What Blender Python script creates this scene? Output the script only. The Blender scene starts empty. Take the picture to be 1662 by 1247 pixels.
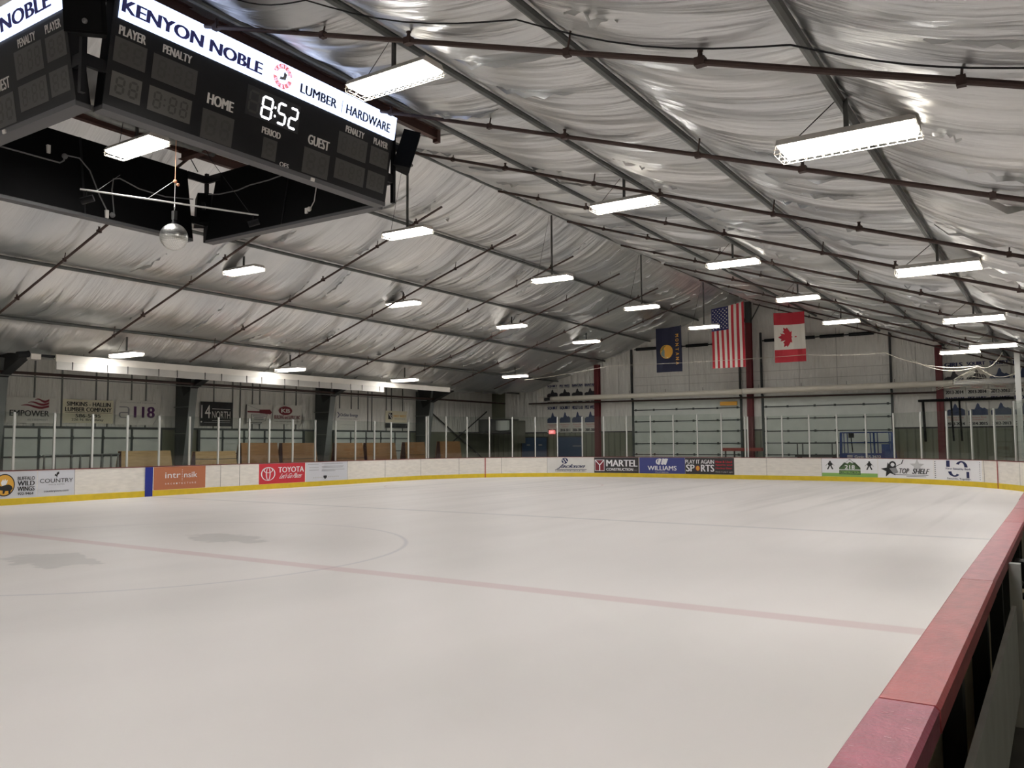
import bpy, bmesh, math, random
from mathutils import Vector, Matrix

# ------------------------------------------------------------------ camera, world, exposure
SC = bpy.context.scene
COL = SC.collection
cam_data = bpy.data.cameras.new('camera')
cam_data.sensor_width = 36.0
cam_data.lens = 29.3683
cam_data.clip_start = 0.05
cam_data.clip_end = 300
cam = bpy.data.objects.new('camera', cam_data)
COL.objects.link(cam)
R_ = Vector((0.836570114520808, 0.5478309380219826, -0.005630882399506212))
U_ = Vector((0.043210905817754226, -0.05573268582971273, 0.9975102432299208))
F_ = Vector((-0.5461531480354677, 0.8347305739435696, 0.07029657043403482))
mw = Matrix.Identity(4)
for i in range(3):
    mw[i][0] = R_[i]; mw[i][1] = U_[i]; mw[i][2] = -F_[i]
mw[0][3], mw[1][3], mw[2][3] = 13.4116, -8.7049, 1.7756
cam.matrix_world = mw
SC.camera = cam

world = bpy.data.worlds.new('world')
SC.world = world
world.use_nodes = True
world.node_tree.nodes['Background'].inputs[0].default_value = (0.02, 0.022, 0.025, 1)
world.node_tree.nodes['Background'].inputs[1].default_value = 1.0

SC.view_settings.view_transform = 'Standard'
SC.view_settings.look = 'None'
SC.view_settings.gamma = 1.0
SC.view_settings.use_curve_mapping = False
SC.view_settings.exposure = 0.0
LAMP_POWER = 64.0          # emission strength of the fluorescent fixtures
random.seed(7)

# ------------------------------------------------------------------ materials
def lin(c):
    return tuple((x / 12.92 if x <= 0.04045 else ((x + 0.055) / 1.055) ** 2.4) for x in [v / 255 for v in c])

MATS = {}
def mat(name, rgb, rough=0.6, metal=0.0, spec=0.5, var=0.0, vscale=6.0, vstretch=(1, 1, 1), bump=0.0, bscale=20.0, bstretch=(1, 1, 1), bdist=.05):
    if name in MATS: return MATS[name]
    m = bpy.data.materials.new(name); m.use_nodes = True
    nt = m.node_tree; b = nt.nodes['Principled BSDF']
    c = lin(rgb) + (1,)
    b.inputs['Base Color'].default_value = c
    b.inputs['Roughness'].default_value = rough
    b.inputs['Metallic'].default_value = metal
    b.inputs['Specular IOR Level'].default_value = spec
    m.diffuse_color = c
    tc = None
    def coords(st):
        t = nt.nodes.new('ShaderNodeTexCoord'); mp = nt.nodes.new('ShaderNodeMapping')
        nt.links.new(t.outputs['Object'], mp.inputs['Vector']); mp.inputs['Scale'].default_value = st
        return mp.outputs['Vector']
    if var > 0:
        n = nt.nodes.new('ShaderNodeTexNoise'); n.inputs['Scale'].default_value = vscale; n.inputs['Detail'].default_value = 5
        nt.links.new(coords(vstretch), n.inputs['Vector'])
        mx = nt.nodes.new('ShaderNodeMixRGB'); mx.blend_type = 'MIX'
        mx.inputs[1].default_value = tuple(x * (1 - var) for x in c[:3]) + (1,)
        mx.inputs[2].default_value = tuple(min(1, x * (1 + var)) for x in c[:3]) + (1,)
        rr = nt.nodes.new('ShaderNodeMapRange'); rr.inputs[1].default_value = .3; rr.inputs[2].default_value = .7
        nt.links.new(n.outputs['Fac'], rr.inputs[0]); nt.links.new(rr.outputs[0], mx.inputs[0])
        nt.links.new(mx.outputs[0], b.inputs['Base Color'])
    if bump > 0:
        n = nt.nodes.new('ShaderNodeTexNoise'); n.inputs['Scale'].default_value = bscale; n.inputs['Detail'].default_value = 4
        nt.links.new(coords(bstretch), n.inputs['Vector'])
        bp = nt.nodes.new('ShaderNodeBump'); bp.inputs['Strength'].default_value = bump; bp.inputs['Distance'].default_value = bdist
        nt.links.new(n.outputs['Fac'], bp.inputs['Height']); nt.links.new(bp.outputs[0], b.inputs['Normal'])
    MATS[name] = m
    return m

def emit(name, rgb, strength):
    if name in MATS: return MATS[name]
    m = bpy.data.materials.new(name); m.use_nodes = True
    b = m.node_tree.nodes['Principled BSDF']
    b.inputs['Base Color'].default_value = (.8, .8, .8, 1)
    b.inputs['Emission Color'].default_value = lin(rgb) + (1,)
    b.inputs['Emission Strength'].default_value = strength
    MATS[name] = m
    return m

def flat(n): return MATS[n]

M_white = mat('board_white', (226, 221, 212), .45, var=.08, vscale=3, vstretch=(1, 1, 4))
M_yellow = mat('kick_yellow', (214, 186, 40), .45, var=.08, vscale=4)
M_capdark = mat('cap_dark_red', (112, 44, 46), .45)
M_capred = mat('cap_red', (184, 82, 84), .4, var=.13, vscale=9, vstretch=(2, 1, 1), bump=.1, bscale=60)
M_capplum = mat('cap_plum', (172, 84, 104), .4, var=.16, vscale=9, vstretch=(2, 1, 1), bump=.14, bscale=60)
M_cappink = mat('cap_pink', (190, 100, 108), .4, var=.12, vscale=9, vstretch=(2, 1, 1), bump=.1, bscale=60)
M_scratch = mat('scratch_pale', (205, 150, 158), .5)
M_blue = mat('blue_stripe', (24, 42, 140), .45)
M_redline = mat('red_stripe', (150, 40, 40), .5)
M_seam = mat('seam_grey', (120, 116, 110), .7)
M_alu = mat('aluminium_post', (205, 205, 200), .35, .3)
M_steel = mat('galvanised_steel', (120, 121, 118), .45, .6, var=.15, vscale=8)
M_purlin = mat('purlin_grey', (92, 94, 92), .5, .5, var=.15, vscale=5)
M_pipe = mat('sprinkler_brown', (62, 44, 38), .55, .2)
M_beam = mat('beam_brown', (70, 42, 34), .6)
M_black = mat('black_paint', (16, 16, 18), .5, spec=.25)
M_panelblk = mat('scoreboard_black', (17, 17, 19), .4, spec=.3)
M_backblk = mat('scoreboard_back', (9, 9, 10), .65, spec=.12)
M_rim = mat('scoreboard_rim', (84, 84, 86), .5)
M_win = mat('digit_glass', (88, 86, 82), .35)
M_ghost = mat('ghost_digit', (62, 61, 58), .5)
M_winP = mat('player_glass', (68, 66, 64), .35)
M_lettwhite = mat('letter_white', (214, 210, 204), .6)
M_dark = mat('dark_grey', (45, 45, 45), .7)
M_greycol = mat('column_grey', (70, 74, 72), .6)
M_greycol_lit = mat('column_grey_lit', (112, 116, 114), .55)  # lighter copy of the column grey: light on the flange put into the colour
M_redcol = mat('column_red', (104, 34, 38), .55)
M_insul = mat('white_insulation', (212, 210, 203), .45, var=.06, vscale=1.2, bump=1.0, bscale=1.8, bstretch=(3.2, 3.2, .45), bdist=.16)
M_greenw = mat('green_wall', (118, 120, 102), .6)
M_greenw2 = mat('green_rib', (100, 102, 86), .6)
M_door = mat('overhead_door', (200, 205, 198), .5, var=.05, vscale=2)
M_doorseam = mat('door_seam', (64, 70, 68), .6)
M_strap = mat('wall_strap', (104, 106, 102), .6)
M_doorseam2 = mat('insulation_seam', (166, 164, 158), .6)
M_bluedoor = mat('blue_door', (40, 66, 98), .5)
M_ply = mat('plywood_tan', (176, 146, 102), .6, var=.12, vscale=5, vstretch=(1, .4, 4))
M_plyd = mat('plywood_brown', (142, 104, 66), .6, var=.12, vscale=5, vstretch=(1, .4, 4))
M_maroon = mat('maroon_edge', (74, 44, 38), .6)
M_duct = mat('duct_sheet', (205, 200, 190), .4, .1, var=.05, vscale=2)
M_reflector = mat('reflector_metal', (172, 169, 163), .55, .6)
M_fabric = mat('duct_fabric', (206, 200, 186), .6, var=.05, vscale=2)
M_conc = mat('concrete', (84, 82, 76), .7, var=.15, vscale=3)
M_rubber = mat('rubber_floor', (66, 64, 60), .8, var=.2, vscale=20)
M_boardback = mat('board_back', (226, 216, 190), .6)
M_plank = mat('plank_grey', (192, 192, 186), .6, var=.08, vscale=5)
M_housing = mat('lamp_housing', (188, 182, 176), .45)
M_wire = mat('guard_wire', (230, 222, 205), .4)
M_rod = mat('hanger_rod', (80, 80, 78), .5, .4)
M_lens = emit('lamp_lens', (254, 252, 250), LAMP_POWER)
M_lensside = emit('lamp_lens_side', (255, 250, 245), 9.0)
M_sign = emit('lit_sign', (198, 215, 255), 1.7)
M_signred = emit('lit_sign_red', (214, 48, 72), .9)
M_digit = emit('lit_digits', (250, 250, 255), 3.0)
M_exit = emit('exit_lit', (230, 40, 40), .9)
M_exitt = emit('exit_text', (255, 190, 190), 1.0)
M_chrome = mat('mirror_tiles', (238, 238, 234), .32, 1.0)
M_rope = mat('orange_rope', (196, 140, 108), .7)
M_cable = mat('grey_cable', (110, 110, 110), .6)
M_net = mat('net_cord', (190, 184, 168), .7)
M_lift = mat('lift_blue', (38, 62, 118), .5)
M_redbench = mat('bench_red', (150, 62, 52), .55)
M_navy = mat('print_navy', (34, 40, 84), .6)
M_ink = mat('print_black', (30, 30, 32), .6)
M_inkgrey = mat('print_grey', (140, 140, 142), .6)
M_inklight = mat('print_light_grey', (190, 190, 190), .6)
M_maroonink = mat('print_maroon', (120, 34, 46), .6)
M_redink = mat('print_red', (190, 40, 52), .6)
M_purple = mat('print_purple', (78, 34, 84), .6)
M_gold = mat('print_gold', (216, 160, 60), .6)
M_green = mat('print_green', (136, 178, 96), .6)
M_dgreen = mat('print_dark_green', (74, 100, 62), .6)
M_signblue = mat('sign_letter_blue', (74, 74, 150), .6)

def make_glass():
    m = bpy.data.materials.new('rink_glass'); m.use_nodes = True
    nt = m.node_tree; nt.nodes.clear()
    o = nt.nodes.new('ShaderNodeOutputMaterial'); mx = nt.nodes.new('ShaderNodeMixShader')
    t = nt.nodes.new('ShaderNodeBsdfTransparent'); g = nt.nodes.new('ShaderNodeBsdfGlossy')
    t.inputs[0].default_value = (.925, .945, .93, 1); g.inputs['Roughness'].default_value = .03
    lw = nt.nodes.new('ShaderNodeLayerWeight'); lw.inputs[0].default_value = .5
    pw = nt.nodes.new('ShaderNodeMath'); pw.operation = 'POWER'; pw.inputs[1].default_value = 4.0
    f = nt.nodes.new('ShaderNodeMath'); f.operation = 'MULTIPLY_ADD'; f.inputs[1].default_value = .5; f.inputs[2].default_value = .035
    nt.links.new(lw.outputs['Facing'], pw.inputs[0]); nt.links.new(pw.outputs[0], f.inputs[0])
    nt.links.new(f.outputs[0], mx.inputs[0]); nt.links.new(t.outputs[0], mx.inputs[1]); nt.links.new(g.outputs[0], mx.inputs[2])
    nt.links.new(mx.outputs[0], o.inputs[0])
    return m
M_glass = make_glass()

def make_foil():
    m = bpy.data.materials.new('foil_insulation'); m.use_nodes = True
    nt = m.node_tree; b = nt.nodes['Principled BSDF']
    N = nt.nodes.new; L = nt.links.new
    b.inputs['Metallic'].default_value = .88
    b.inputs['Roughness'].default_value = .4
    tc = N('ShaderNodeTexCoord')
    def noise(st, sc, det, dist=0.0):
        mp = N('ShaderNodeMapping'); mp.inputs['Scale'].default_value = st
        L(tc.outputs['Object'], mp.inputs['Vector'])
        n = N('ShaderNodeTexNoise'); n.inputs['Scale'].default_value = sc; n.inputs['Detail'].default_value = det; n.inputs['Distortion'].default_value = dist
        L(mp.outputs[0], n.inputs['Vector']); return n.outputs['Fac']
    # colour: soft patches, slightly tan in places
    n1 = noise((.5, 1, 1), .55, 3)
    cr = N('ShaderNodeValToRGB'); L(n1, cr.inputs[0])
    cr.color_ramp.elements[0].position = .3; cr.color_ramp.elements[0].color = lin((188, 191, 193)) + (1,)
    cr.color_ramp.elements[1].position = .72; cr.color_ramp.elements[1].color = lin((218, 217, 214)) + (1,)
    L(cr.outputs[0], b.inputs['Base Color'])
    # wrinkles run down the slope
    a = noise((.14, 2.0, .3), 1.6, 4, .35)
    c = noise((.25, 8, 1), 1.4, 3, .2)
    mu = N('ShaderNodeMath'); mu.operation = 'MULTIPLY_ADD'; L(c, mu.inputs[0]); mu.inputs[1].default_value = .16; L(a, mu.inputs[2])
    bp = N('ShaderNodeBump'); bp.inputs['Strength'].default_value = .5; bp.inputs['Distance'].default_value = .13
    L(mu.outputs[0], bp.inputs['Height']); L(bp.outputs[0], b.inputs['Normal'])
    r = noise((1, 1, 1), .8, 2)
    mr = N('ShaderNodeMapRange'); L(r, mr.inputs[0]); mr.inputs[3].default_value = .25; mr.inputs[4].default_value = .36
    L(mr.outputs[0], b.inputs['Roughness'])
    return m
M_foil = make_foil()

def make_ice():
    m = bpy.data.materials.new('rink_ice'); m.use_nodes = True
    nt = m.node_tree; b = nt.nodes['Principled BSDF']; N = nt.nodes.new; L = nt.links.new
    tc = N('ShaderNodeTexCoord'); sp = N('ShaderNodeSeparateXYZ'); L(tc.outputs['Object'], sp.inputs[0])
    def math_(op, a, bb=None, c=None):
        n = N('ShaderNodeMath'); n.operation = op
        for i, v in enumerate((a, bb, c)):
            if v is None: continue
            if isinstance(v, (int, float)): n.inputs[i].default_value = v
            else: L(v, n.inputs[i])
        return n.outputs[0]
    def band(v, c, w, soft=.03):           # 1 inside |v-c|<w
        d = math_('ABSOLUTE', math_('SUBTRACT', v, c))
        mr = N('ShaderNodeMapRange'); L(d, mr.inputs[0]); mr.inputs[1].default_value = w + soft; mr.inputs[2].default_value = w - soft
        return mr.outputs[0]
    x, y = sp.outputs['X'], sp.outputs['Y']
    def noise(st, sc, det, rot=0.0, dist=0.0):
        mp = N('ShaderNodeMapping'); mp.inputs['Scale'].default_value = st; mp.inputs['Rotation'].default_value = (0, 0, rot)
        L(tc.outputs['Object'], mp.inputs['Vector'])
        n = N('ShaderNodeTexNoise'); n.inputs['Scale'].default_value = sc; n.inputs['Detail'].default_value = det; n.inputs['Distortion'].default_value = dist
        L(mp.outputs[0], n.inputs['Vector']); return n.outputs['Fac']
    def ramp(v, a, bb):
        mr = N('ShaderNodeMapRange'); L(v, mr.inputs[0]); mr.inputs[1].default_value = a; mr.inputs[2].default_value = bb
        return mr.outputs[0]
    def over(colsock, rgb, fac, amt):
        mx = N('ShaderNodeMixRGB'); L(math_('MULTIPLY', fac, amt), mx.inputs[0]); L(colsock, mx.inputs[1]); mx.inputs[2].default_value = lin(rgb) + (1,)
        return mx.outputs[0]
    base = N('ShaderNodeRGB'); base.outputs[0].default_value = lin((236, 230, 226)) + (1,)
    col = base.outputs[0]
    # long streaks left by the resurfacer, running down the rink
    streak = ramp(noise((1.6, .07, 1), 1.0, 4, 0, .4), .5, .72)
    far = ramp(y, 4, 16)
    col = over(col, (176, 172, 166), math_('MULTIPLY', streak, far), .34)
    col = over(col, (196, 192, 188), ramp(noise((1, .5, 1), .28, 3), .45, .75), .3)
    # damp crest patches near centre ice
    def patch(cx, cy, rx, ry, rot):
        mp = N('ShaderNodeMapping'); mp.vector_type = 'TEXTURE'
        mp.inputs['Location'].default_value = (cx, cy, 0); mp.inputs['Rotation'].default_value = (0, 0, rot); mp.inputs['Scale'].default_value = (rx, ry, 1)
        L(tc.outputs['Object'], mp.inputs['Vector'])
        g = N('ShaderNodeVectorMath'); g.operation = 'LENGTH'; s2 = N('ShaderNodeSeparateXYZ'); L(mp.outputs[0], s2.inputs[0])
        cb = N('ShaderNodeCombineXYZ'); L(s2.outputs[0], cb.inputs[0]); L(s2.outputs[1], cb.inputs[1]); L(cb.outputs[0], g.inputs[0])
        return ramp(math_('ADD', g.outputs['Value'], math_('MULTIPLY', noise((1, 1, 1), 2.2, 5), 1.6)), 1.72, 1.6)
    p = math_('MAXIMUM', patch(0.0, 1.7, 1.15, .62, -.1), patch(.25, -1.6, 1.15, .62, -.1))
    col = over(col, (168, 166, 163), p, .33)
    # painted lines showing faintly through the surface
    r = math_('SQRT', math_('ADD', math_('MULTIPLY', x, x), math_('MULTIPLY', y, y)))
    col = over(col, (120, 124, 148), band(r, 4.57, .035, .02), .22)
    col = over(col, (186, 112, 122), band(y, 0.0, .15), .27)
    col = over(col, (112, 118, 132), band(y, 8.66, .10, .06), .26)
    rr = math_('SQRT', math_('ADD', math_('POWER', math_('ADD', x, 6.7), 2), math_('POWER', math_('SUBTRACT', y, 20.6), 2)))
    col = over(col, (196, 150, 150), band(rr, 4.57, .03, .02), .3)
    L(col, b.inputs['Base Color'])
    rg = N('ShaderNodeMapRange'); L(noise((1.2, .1, 1), 1.0, 3), rg.inputs[0]); rg.inputs[3].default_value = .3; rg.inputs[4].default_value = .6
    L(rg.outputs[0], b.inputs['Roughness'])
    b.inputs['Specular IOR Level'].default_value = .35
    return m
M_ice = make_ice()

# ------------------------------------------------------------------ mesh builder
def plane_map(origin, right, up):
    o, r, u = Vector(origin), Vector(right), Vector(up)
    n = r.cross(u)
    return lambda x, z, d=0.0: o + r * x + u * z + n * d

_txt = {}
def text2d(s, bold):
    k = (s, bold)
    if k in _txt: return _txt[k]
    cu = bpy.data.curves.new('lettering', 'FONT'); cu.body = s; cu.size = 1; cu.resolution_u = 3
    ob = bpy.data.objects.new('lettering', cu)
    me = ob.to_mesh()
    vs = [(v.co.x, v.co.y) for v in me.vertices]; fs = [tuple(p.vertices) for p in me.polygons]
    ob.to_mesh_clear(); bpy.data.objects.remove(ob); bpy.data.curves.remove(cu)
    if bold:                                     # a heavier stroke: the same outlines struck three times
        n = len(vs); b = bold * 1.1
        vs = [(x - b, y) for x, y in vs] + vs + [(x + b, y) for x, y in vs]
        fs = [tuple(i + n * q for i in f) for q in range(3) for f in fs]
    _txt[k] = (vs, fs)
    return _txt[k]

class MB:
    def __init__(s): s.v = []; s.f = []; s.m = []; s.mats = []
    def mi(s, m):
        if m not in s.mats: s.mats.append(m)
        return s.mats.index(m)
    def add(s, vs, fs, m):
        b = len(s.v); i = s.mi(m)
        s.v += [Vector(v) for v in vs]
        for f in fs: s.f.append([b + k for k in f]); s.m.append(i)
        return s
    def box(s, lo, hi, m):
        x0, y0, z0 = lo; x1, y1, z1 = hi
        vs = [(x0, y0, z0), (x1, y0, z0), (x1, y1, z0), (x0, y1, z0), (x0, y0, z1), (x1, y0, z1), (x1, y1, z1), (x0, y1, z1)]
        return s.add(vs, [(0, 3, 2, 1), (4, 5, 6, 7), (0, 1, 5, 4), (1, 2, 6, 5), (2, 3, 7, 6), (3, 0, 4, 7)], m)
    def hexa(s, vs, m):
        return s.add(vs, [(0, 3, 2, 1), (4, 5, 6, 7), (0, 1, 5, 4), (1, 2, 6, 5), (2, 3, 7, 6), (3, 0, 4, 7)], m)
    def bar(s, a, b, w, h, m, up=(0, 0, 1)):
        a, b = Vector(a), Vector(b); d = (b - a).normalized(); u = Vector(up)
        r = d.cross(u)
        if r.length < 1e-4: r = d.cross(Vector((1, 0, 0)))
        r.normalize(); u = r.cross(d).normalized(); r *= w / 2; u *= h / 2
        return s.hexa([a - r - u, a + r - u, a + r + u, a - r + u, b - r - u, b + r - u, b + r + u, b - r + u], m)
    def tube(s, pts, r, m, n=8):
        pts = [Vector(p) for p in pts]; vs = []; fs = []
        for i, p in enumerate(pts):
            d = (pts[min(i + 1, len(pts) - 1)] - pts[max(i - 1, 0)]).normalized()
            a = d.cross(Vector((0, 0, 1)))
            if a.length < .05: a = d.cross(Vector((0, 1, 0)))
            a.normalize(); c = a.cross(d)
            rr = r[i] if isinstance(r, (list, tuple)) else r
            for k in range(n):
                t = 2 * math.pi * k / n
                vs.append(p + a * (math.cos(t) * rr) + c * (math.sin(t) * rr))
        for i in range(len(pts) - 1):
            for k in range(n):
                k2 = (k + 1) % n
                fs.append((i * n + k, i * n + k2, (i + 1) * n + k2, (i + 1) * n + k))
        fs.append(tuple(range(n - 1, -1, -1))); fs.append(tuple(range((len(pts) - 1) * n, len(pts) * n)))
        return s.add(vs, fs, m)
    def sphere(s, c, r, m, nu=20, nv=12, sq=(1, 1, 1)):
        c = Vector(c); vs = []; fs = []
        for j in range(nv + 1):
            t = math.pi * j / nv
            for i in range(nu):
                a = 2 * math.pi * i / nu
                vs.append(c + Vector((r * math.sin(t) * math.cos(a) * sq[0], r * math.sin(t) * math.sin(a) * sq[1], r * math.cos(t) * sq[2])))
        for j in range(nv):
            for i in range(nu):
                i2 = (i + 1) % nu
                fs.append((j * nu + i, (j + 1) * nu + i, (j + 1) * nu + i2, j * nu + i2))
        return s.add(vs, fs, m)
    # flat work on a map(x, z, d)
    def slab(s, mp, x0, z0, x1, z1, d0, d1, m, nx=1):
        vs = []; fs = []
        for i in range(nx + 1):
            x = x0 + (x1 - x0) * i / nx
            vs += [mp(x, z0, d0), mp(x, z0, d1), mp(x, z1, d1), mp(x, z1, d0)]
        for i in range(nx):
            a, b = 4 * i, 4 * i + 4
            for k in range(4):
                k2 = (k + 1) % 4
                fs.append((a + k, b + k, b + k2, a + k2))
        fs += [(0, 1, 2, 3), (4 * nx + 3, 4 * nx + 2, 4 * nx + 1, 4 * nx)]
        return s.add(vs, fs, m)
    def poly(s, mp, pts, d, m):
        return s.add([mp(x, z, d) for x, z in pts], [tuple(range(len(pts)))], m)
    def rect(s, mp, x0, z0, x1, z1, d, m): return s.poly(mp, [(x0, z0), (x1, z0), (x1, z1), (x0, z1)], d, m)
    def disc(s, mp, cx, cz, rx, rz, d, m, n=28):
        return s.poly(mp, [(cx + rx * math.cos(2 * math.pi * k / n), cz + rz * math.sin(2 * math.pi * k / n)) for k in range(n)], d, m)
    def ring(s, mp, cx, cz, rx, rz, w, d, m, a0=0, a1=360, n=28):
        vs = []
        for k in range(n + 1):
            t = math.radians(a0 + (a1 - a0) * k / n); c, q = math.cos(t), math.sin(t)
            vs += [mp(cx + rx * c, cz + rz * q, d), mp(cx + (rx - w) * c, cz + (rz - w) * q, d)]
        return s.add(vs, [(2 * k, 2 * k + 2, 2 * k + 3, 2 * k + 1) for k in range(n)], m)
    def line(s, mp, pts, w, d, m):
        for (x0, z0), (x1, z1) in zip(pts, pts[1:]):
            l = math.hypot(x1 - x0, z1 - z0) or 1; nx, nz = -(z1 - z0) / l * w / 2, (x1 - x0) / l * w / 2
            s.poly(mp, [(x0 - nx, z0 - nz), (x1 - nx, z1 - nz), (x1 + nx, z1 + nz), (x0 + nx, z0 + nz)], d, m)
        return s
    def text(s, mp, t, x0, z0, x1, z1, d, m, bold=.0, shear=0.0, rot=False):
        vs, fs = text2d(t, bold)
        ax, bx = min(v[0] for v in vs), max(v[0] for v in vs); ay, by = min(v[1] for v in vs), max(v[1] for v in vs)
        out = []
        nv = len(vs) // 3 if bold else len(vs) + 1
        nrm = (mp(x0, z0, d + 1) - mp(x0, z0, d)).normalized() * .0008
        for j, (x, y) in enumerate(vs):
            u, w = (x - ax) / (bx - ax), (y - ay) / (by - ay)
            if shear: u = (u + shear * w) / (1 + shear)
            if rot: u, w = w, 1 - u        # reads downward
            out.append(mp(x0 + (x1 - x0) * u, z0 + (z1 - z0) * w, d) + nrm * (j // nv))
        return s.add(out, fs, m)
    def build(s, name, parent=None, smooth=False):
        me = bpy.data.meshes.new(name)
        off = Vector((0, 0, 0))
        q = parent
        while q is not None: off += q.location; q = q.parent
        me.from_pydata([tuple(v - off) for v in s.v], [], s.f)
        for m in s.mats: me.materials.append(m)
        me.polygons.foreach_set('material_index', s.m)
        if smooth: me.polygons.foreach_set('use_smooth', [True] * len(s.f))
        me.update()
        o = bpy.data.objects.new(name, me); COL.objects.link(o)
        if parent is not None: o.parent = parent
        return o

def tag(o, label=None, cat=None, group=None, kind=None):
    if label: o['label'] = label
    if cat: o['category'] = cat
    if group: o['group'] = group
    if kind: o['kind'] = kind
    return o
def empty(name, loc, label, cat, group=None):
    o = bpy.data.objects.new(name, None); COL.objects.link(o); o.location = Vector(loc); o.empty_display_size = .2
    return tag(o, label, cat, group)
def copy_tree(o, loc=None, parent=None):
    c = o.copy(); COL.objects.link(c)
    if parent is not None: c.parent = parent
    if loc is not None: c.location = Vector(loc)
    for ch in list(o.children): copy_tree(ch, None, c)
    return c
def structure(o): o['kind'] = 'structure'; return o
ORD = ['first', 'second', 'third', 'fourth', 'fifth', 'sixth', 'seventh', 'eighth', 'ninth', 'tenth', 'eleventh', 'twelfth', 'thirteenth', 'fourteenth', 'fifteenth', 'sixteenth', 'seventeenth', 'eighteenth', 'nineteenth', 'twentieth']

# ------------------------------------------------------------------ rink outline
RC, WH, YE = 8.53, 12.94, 30.43
YC = YE - RC; LA = RC * math.pi / 2; LE = 2 * (WH - RC)
def path(s):
    if s < YC: return (-WH, s), (0, 1)
    s -= YC
    if s < LA:
        a = s / RC; return (-WH + RC - RC * math.cos(a), YC + RC * math.sin(a)), (math.sin(a), math.cos(a))
    s -= LA
    if s < LE: return (-WH + RC + s, YE), (1, 0)
    s -= LE
    if s < LA:
        a = s / RC; return (WH - RC + RC * math.sin(a), YC + RC * math.cos(a)), (math.cos(a), -math.sin(a))
    return (WH, YC - (s - LA)), (0, -1)
S_RIGHT = YC + 2 * LA + LE
def bmap(s0):
    def f(x, z, d=0.0):
        (px, py), (tx, ty) = path(s0 + x)
        return Vector((px + ty * d, py - tx * d, z))
    return f
ROOF = lambda x: max(9.2 - abs(x) / 3, 4.8) if x < 0 else 9.2 - abs(x) / 3
Y0, Y1, XW = -17.0, 34.1, 16.1
# ------------------------------------------------------------------ ceiling of foil-backed insulation
PX = [-16.6, -14.1, -11.34, -8.24, -5.42, -2.61, 0.0, 3.5, 6.4, 9.09, 11.66, 14.2, 16.6]
def build_ceiling():
    rnd = random.Random(3)
    SW = 1.27                                   # width of a blanket strip
    ny = 430; NX = 9
    ys = [Y0 + (Y1 + .2 - Y0) * i / ny for i in range(ny + 1)]
    ns = int((Y1 - Y0) / SW) + 3
    xs = []
    for b in range(len(PX) - 1):
        for k in range(NX): xs.append((b, k / NX, PX[b] + (PX[b + 1] - PX[b]) * k / NX))
    xs.append((len(PX) - 2, 1.0, PX[-1]))
    amp = [[rnd.uniform(.75, 1.3) for _ in range(ns)] for _ in range(len(PX))]
    ph = [[rnd.uniform(0, 6.28) for _ in range(6)] for _ in range(len(PX))]
    vs = []
    for y in ys:
        q = (y - Y0) / SW
        for b, t, x in xs:
            L = PX[b + 1] - PX[b]
            qq = q + .12 * math.sin(x * 1.3 + q * .7)
            i = int(max(0, qq)); w = qq - i
            a = (.5 * amp[b][min(i, ns - 1)] + .5 if x < 0 else amp[b][min(i, ns - 1)]) * (.112 if -14.2 < x < -.01 else .06 if x < 0 else .092) * L
            sag = math.sin(math.pi * t) ** .85 if 0 < t < 1 else 0
            # strips belly a little between their seams; folds run down the slope
            if y > 30.5: a *= max(.25, 1 - (y - 30.5) / 2.5)
            kb = .12 if x < 0 else .28; dz = a * sag * (1 - kb + kb * math.sin(math.pi * w))
            p = ph[b]
            fold = .014 * math.sin(9 * y + p[0] + 1.2 * math.sin(t * 3 + p[1])) + .011 * math.sin(17 * y + p[2] + 2 * t) + .012 * math.sin(5.3 * y + p[3] + 3 * t)
            dz += fold * (.25 + sag) * (.45 if x < 0 else 1) + (.03 * max(0, 1 - min(w, 1 - w) / .09) * sag)
            vs.append((x, y, ROOF(x) + .06 - dz))
    nx = len(xs); fs = []
    for j in range(ny):
        for i in range(nx - 1):
            a = j * nx + i
            fs.append((a, a + nx, a + nx + 1, a + 1))
    mb = MB(); mb.add(vs, fs, M_foil)
    dy = ys[1] - ys[0]
    for q in range(1, ns - 2):                    # loose edges hanging at the strip seams
        for b in range(len(PX) - 1):
            if rnd.random() < .25: continue
            a0, a1 = sorted((rnd.uniform(0, .5), rnd.uniform(.4, 1))); n = 10; fv = []
            for k in range(n + 1):
                t = a0 + (a1 - a0) * k / n; x = PX[b] + (PX[b + 1] - PX[b]) * t
                y = Y0 + SW * (q - .12 * math.sin(x * 1.3 + q * .7))
                j = min(ny, max(0, round((y - Y0) / dy))); i = min(nx - 1, b * NX + round(t * NX)); z = vs[j * nx + i][2]
                h = (.025 + .05 * rnd.random()) * math.sin(math.pi * k / n) + .004
                fv += [(x, y, z + .02), (x, y + rnd.uniform(-.03, .03), z - h)]
            mb.add(fv, [(2 * k, 2 * k + 2, 2 * k + 3, 2 * k + 1) for k in range(n)], M_foil)
    structure(mb.build('ceiling', smooth=True))
build_ceiling()

# ------------------------------------------------------------------ floor, ice, walls
structure(MB().box((-XW - .5, Y0 - .3, -.25), (XW + .5, Y1 + .5, -.06), M_conc).build('floor'))
def build_ice():
    n = 40
    pts = []
    for s in [-14 + 35.9 * i / 8 for i in range(9)] + [YC + (LA) * i / n for i in range(1, n)] + [YC + LA + LE * i / 4 for i in range(5)] + [YC + LA + LE + LA * i / n for i in range(1, n)] + [S_RIGHT + 35.9 * i / 8 for i in range(9)]:
        (x, y), _ = path(s); pts.append((x, y))
    mb = MB(); k = len(pts)
    mb.add([(x, y, 0) for x, y in pts] + [(x, y, -.055) for x, y in pts], [tuple(range(k - 1, -1, -1)), tuple(range(k, 2 * k))] + [(i, (i + 1) % k, (i + 1) % k + k, i + k) for i in range(k)], M_ice)
    structure(mb.build('ice_floor'))
build_ice()

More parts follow.
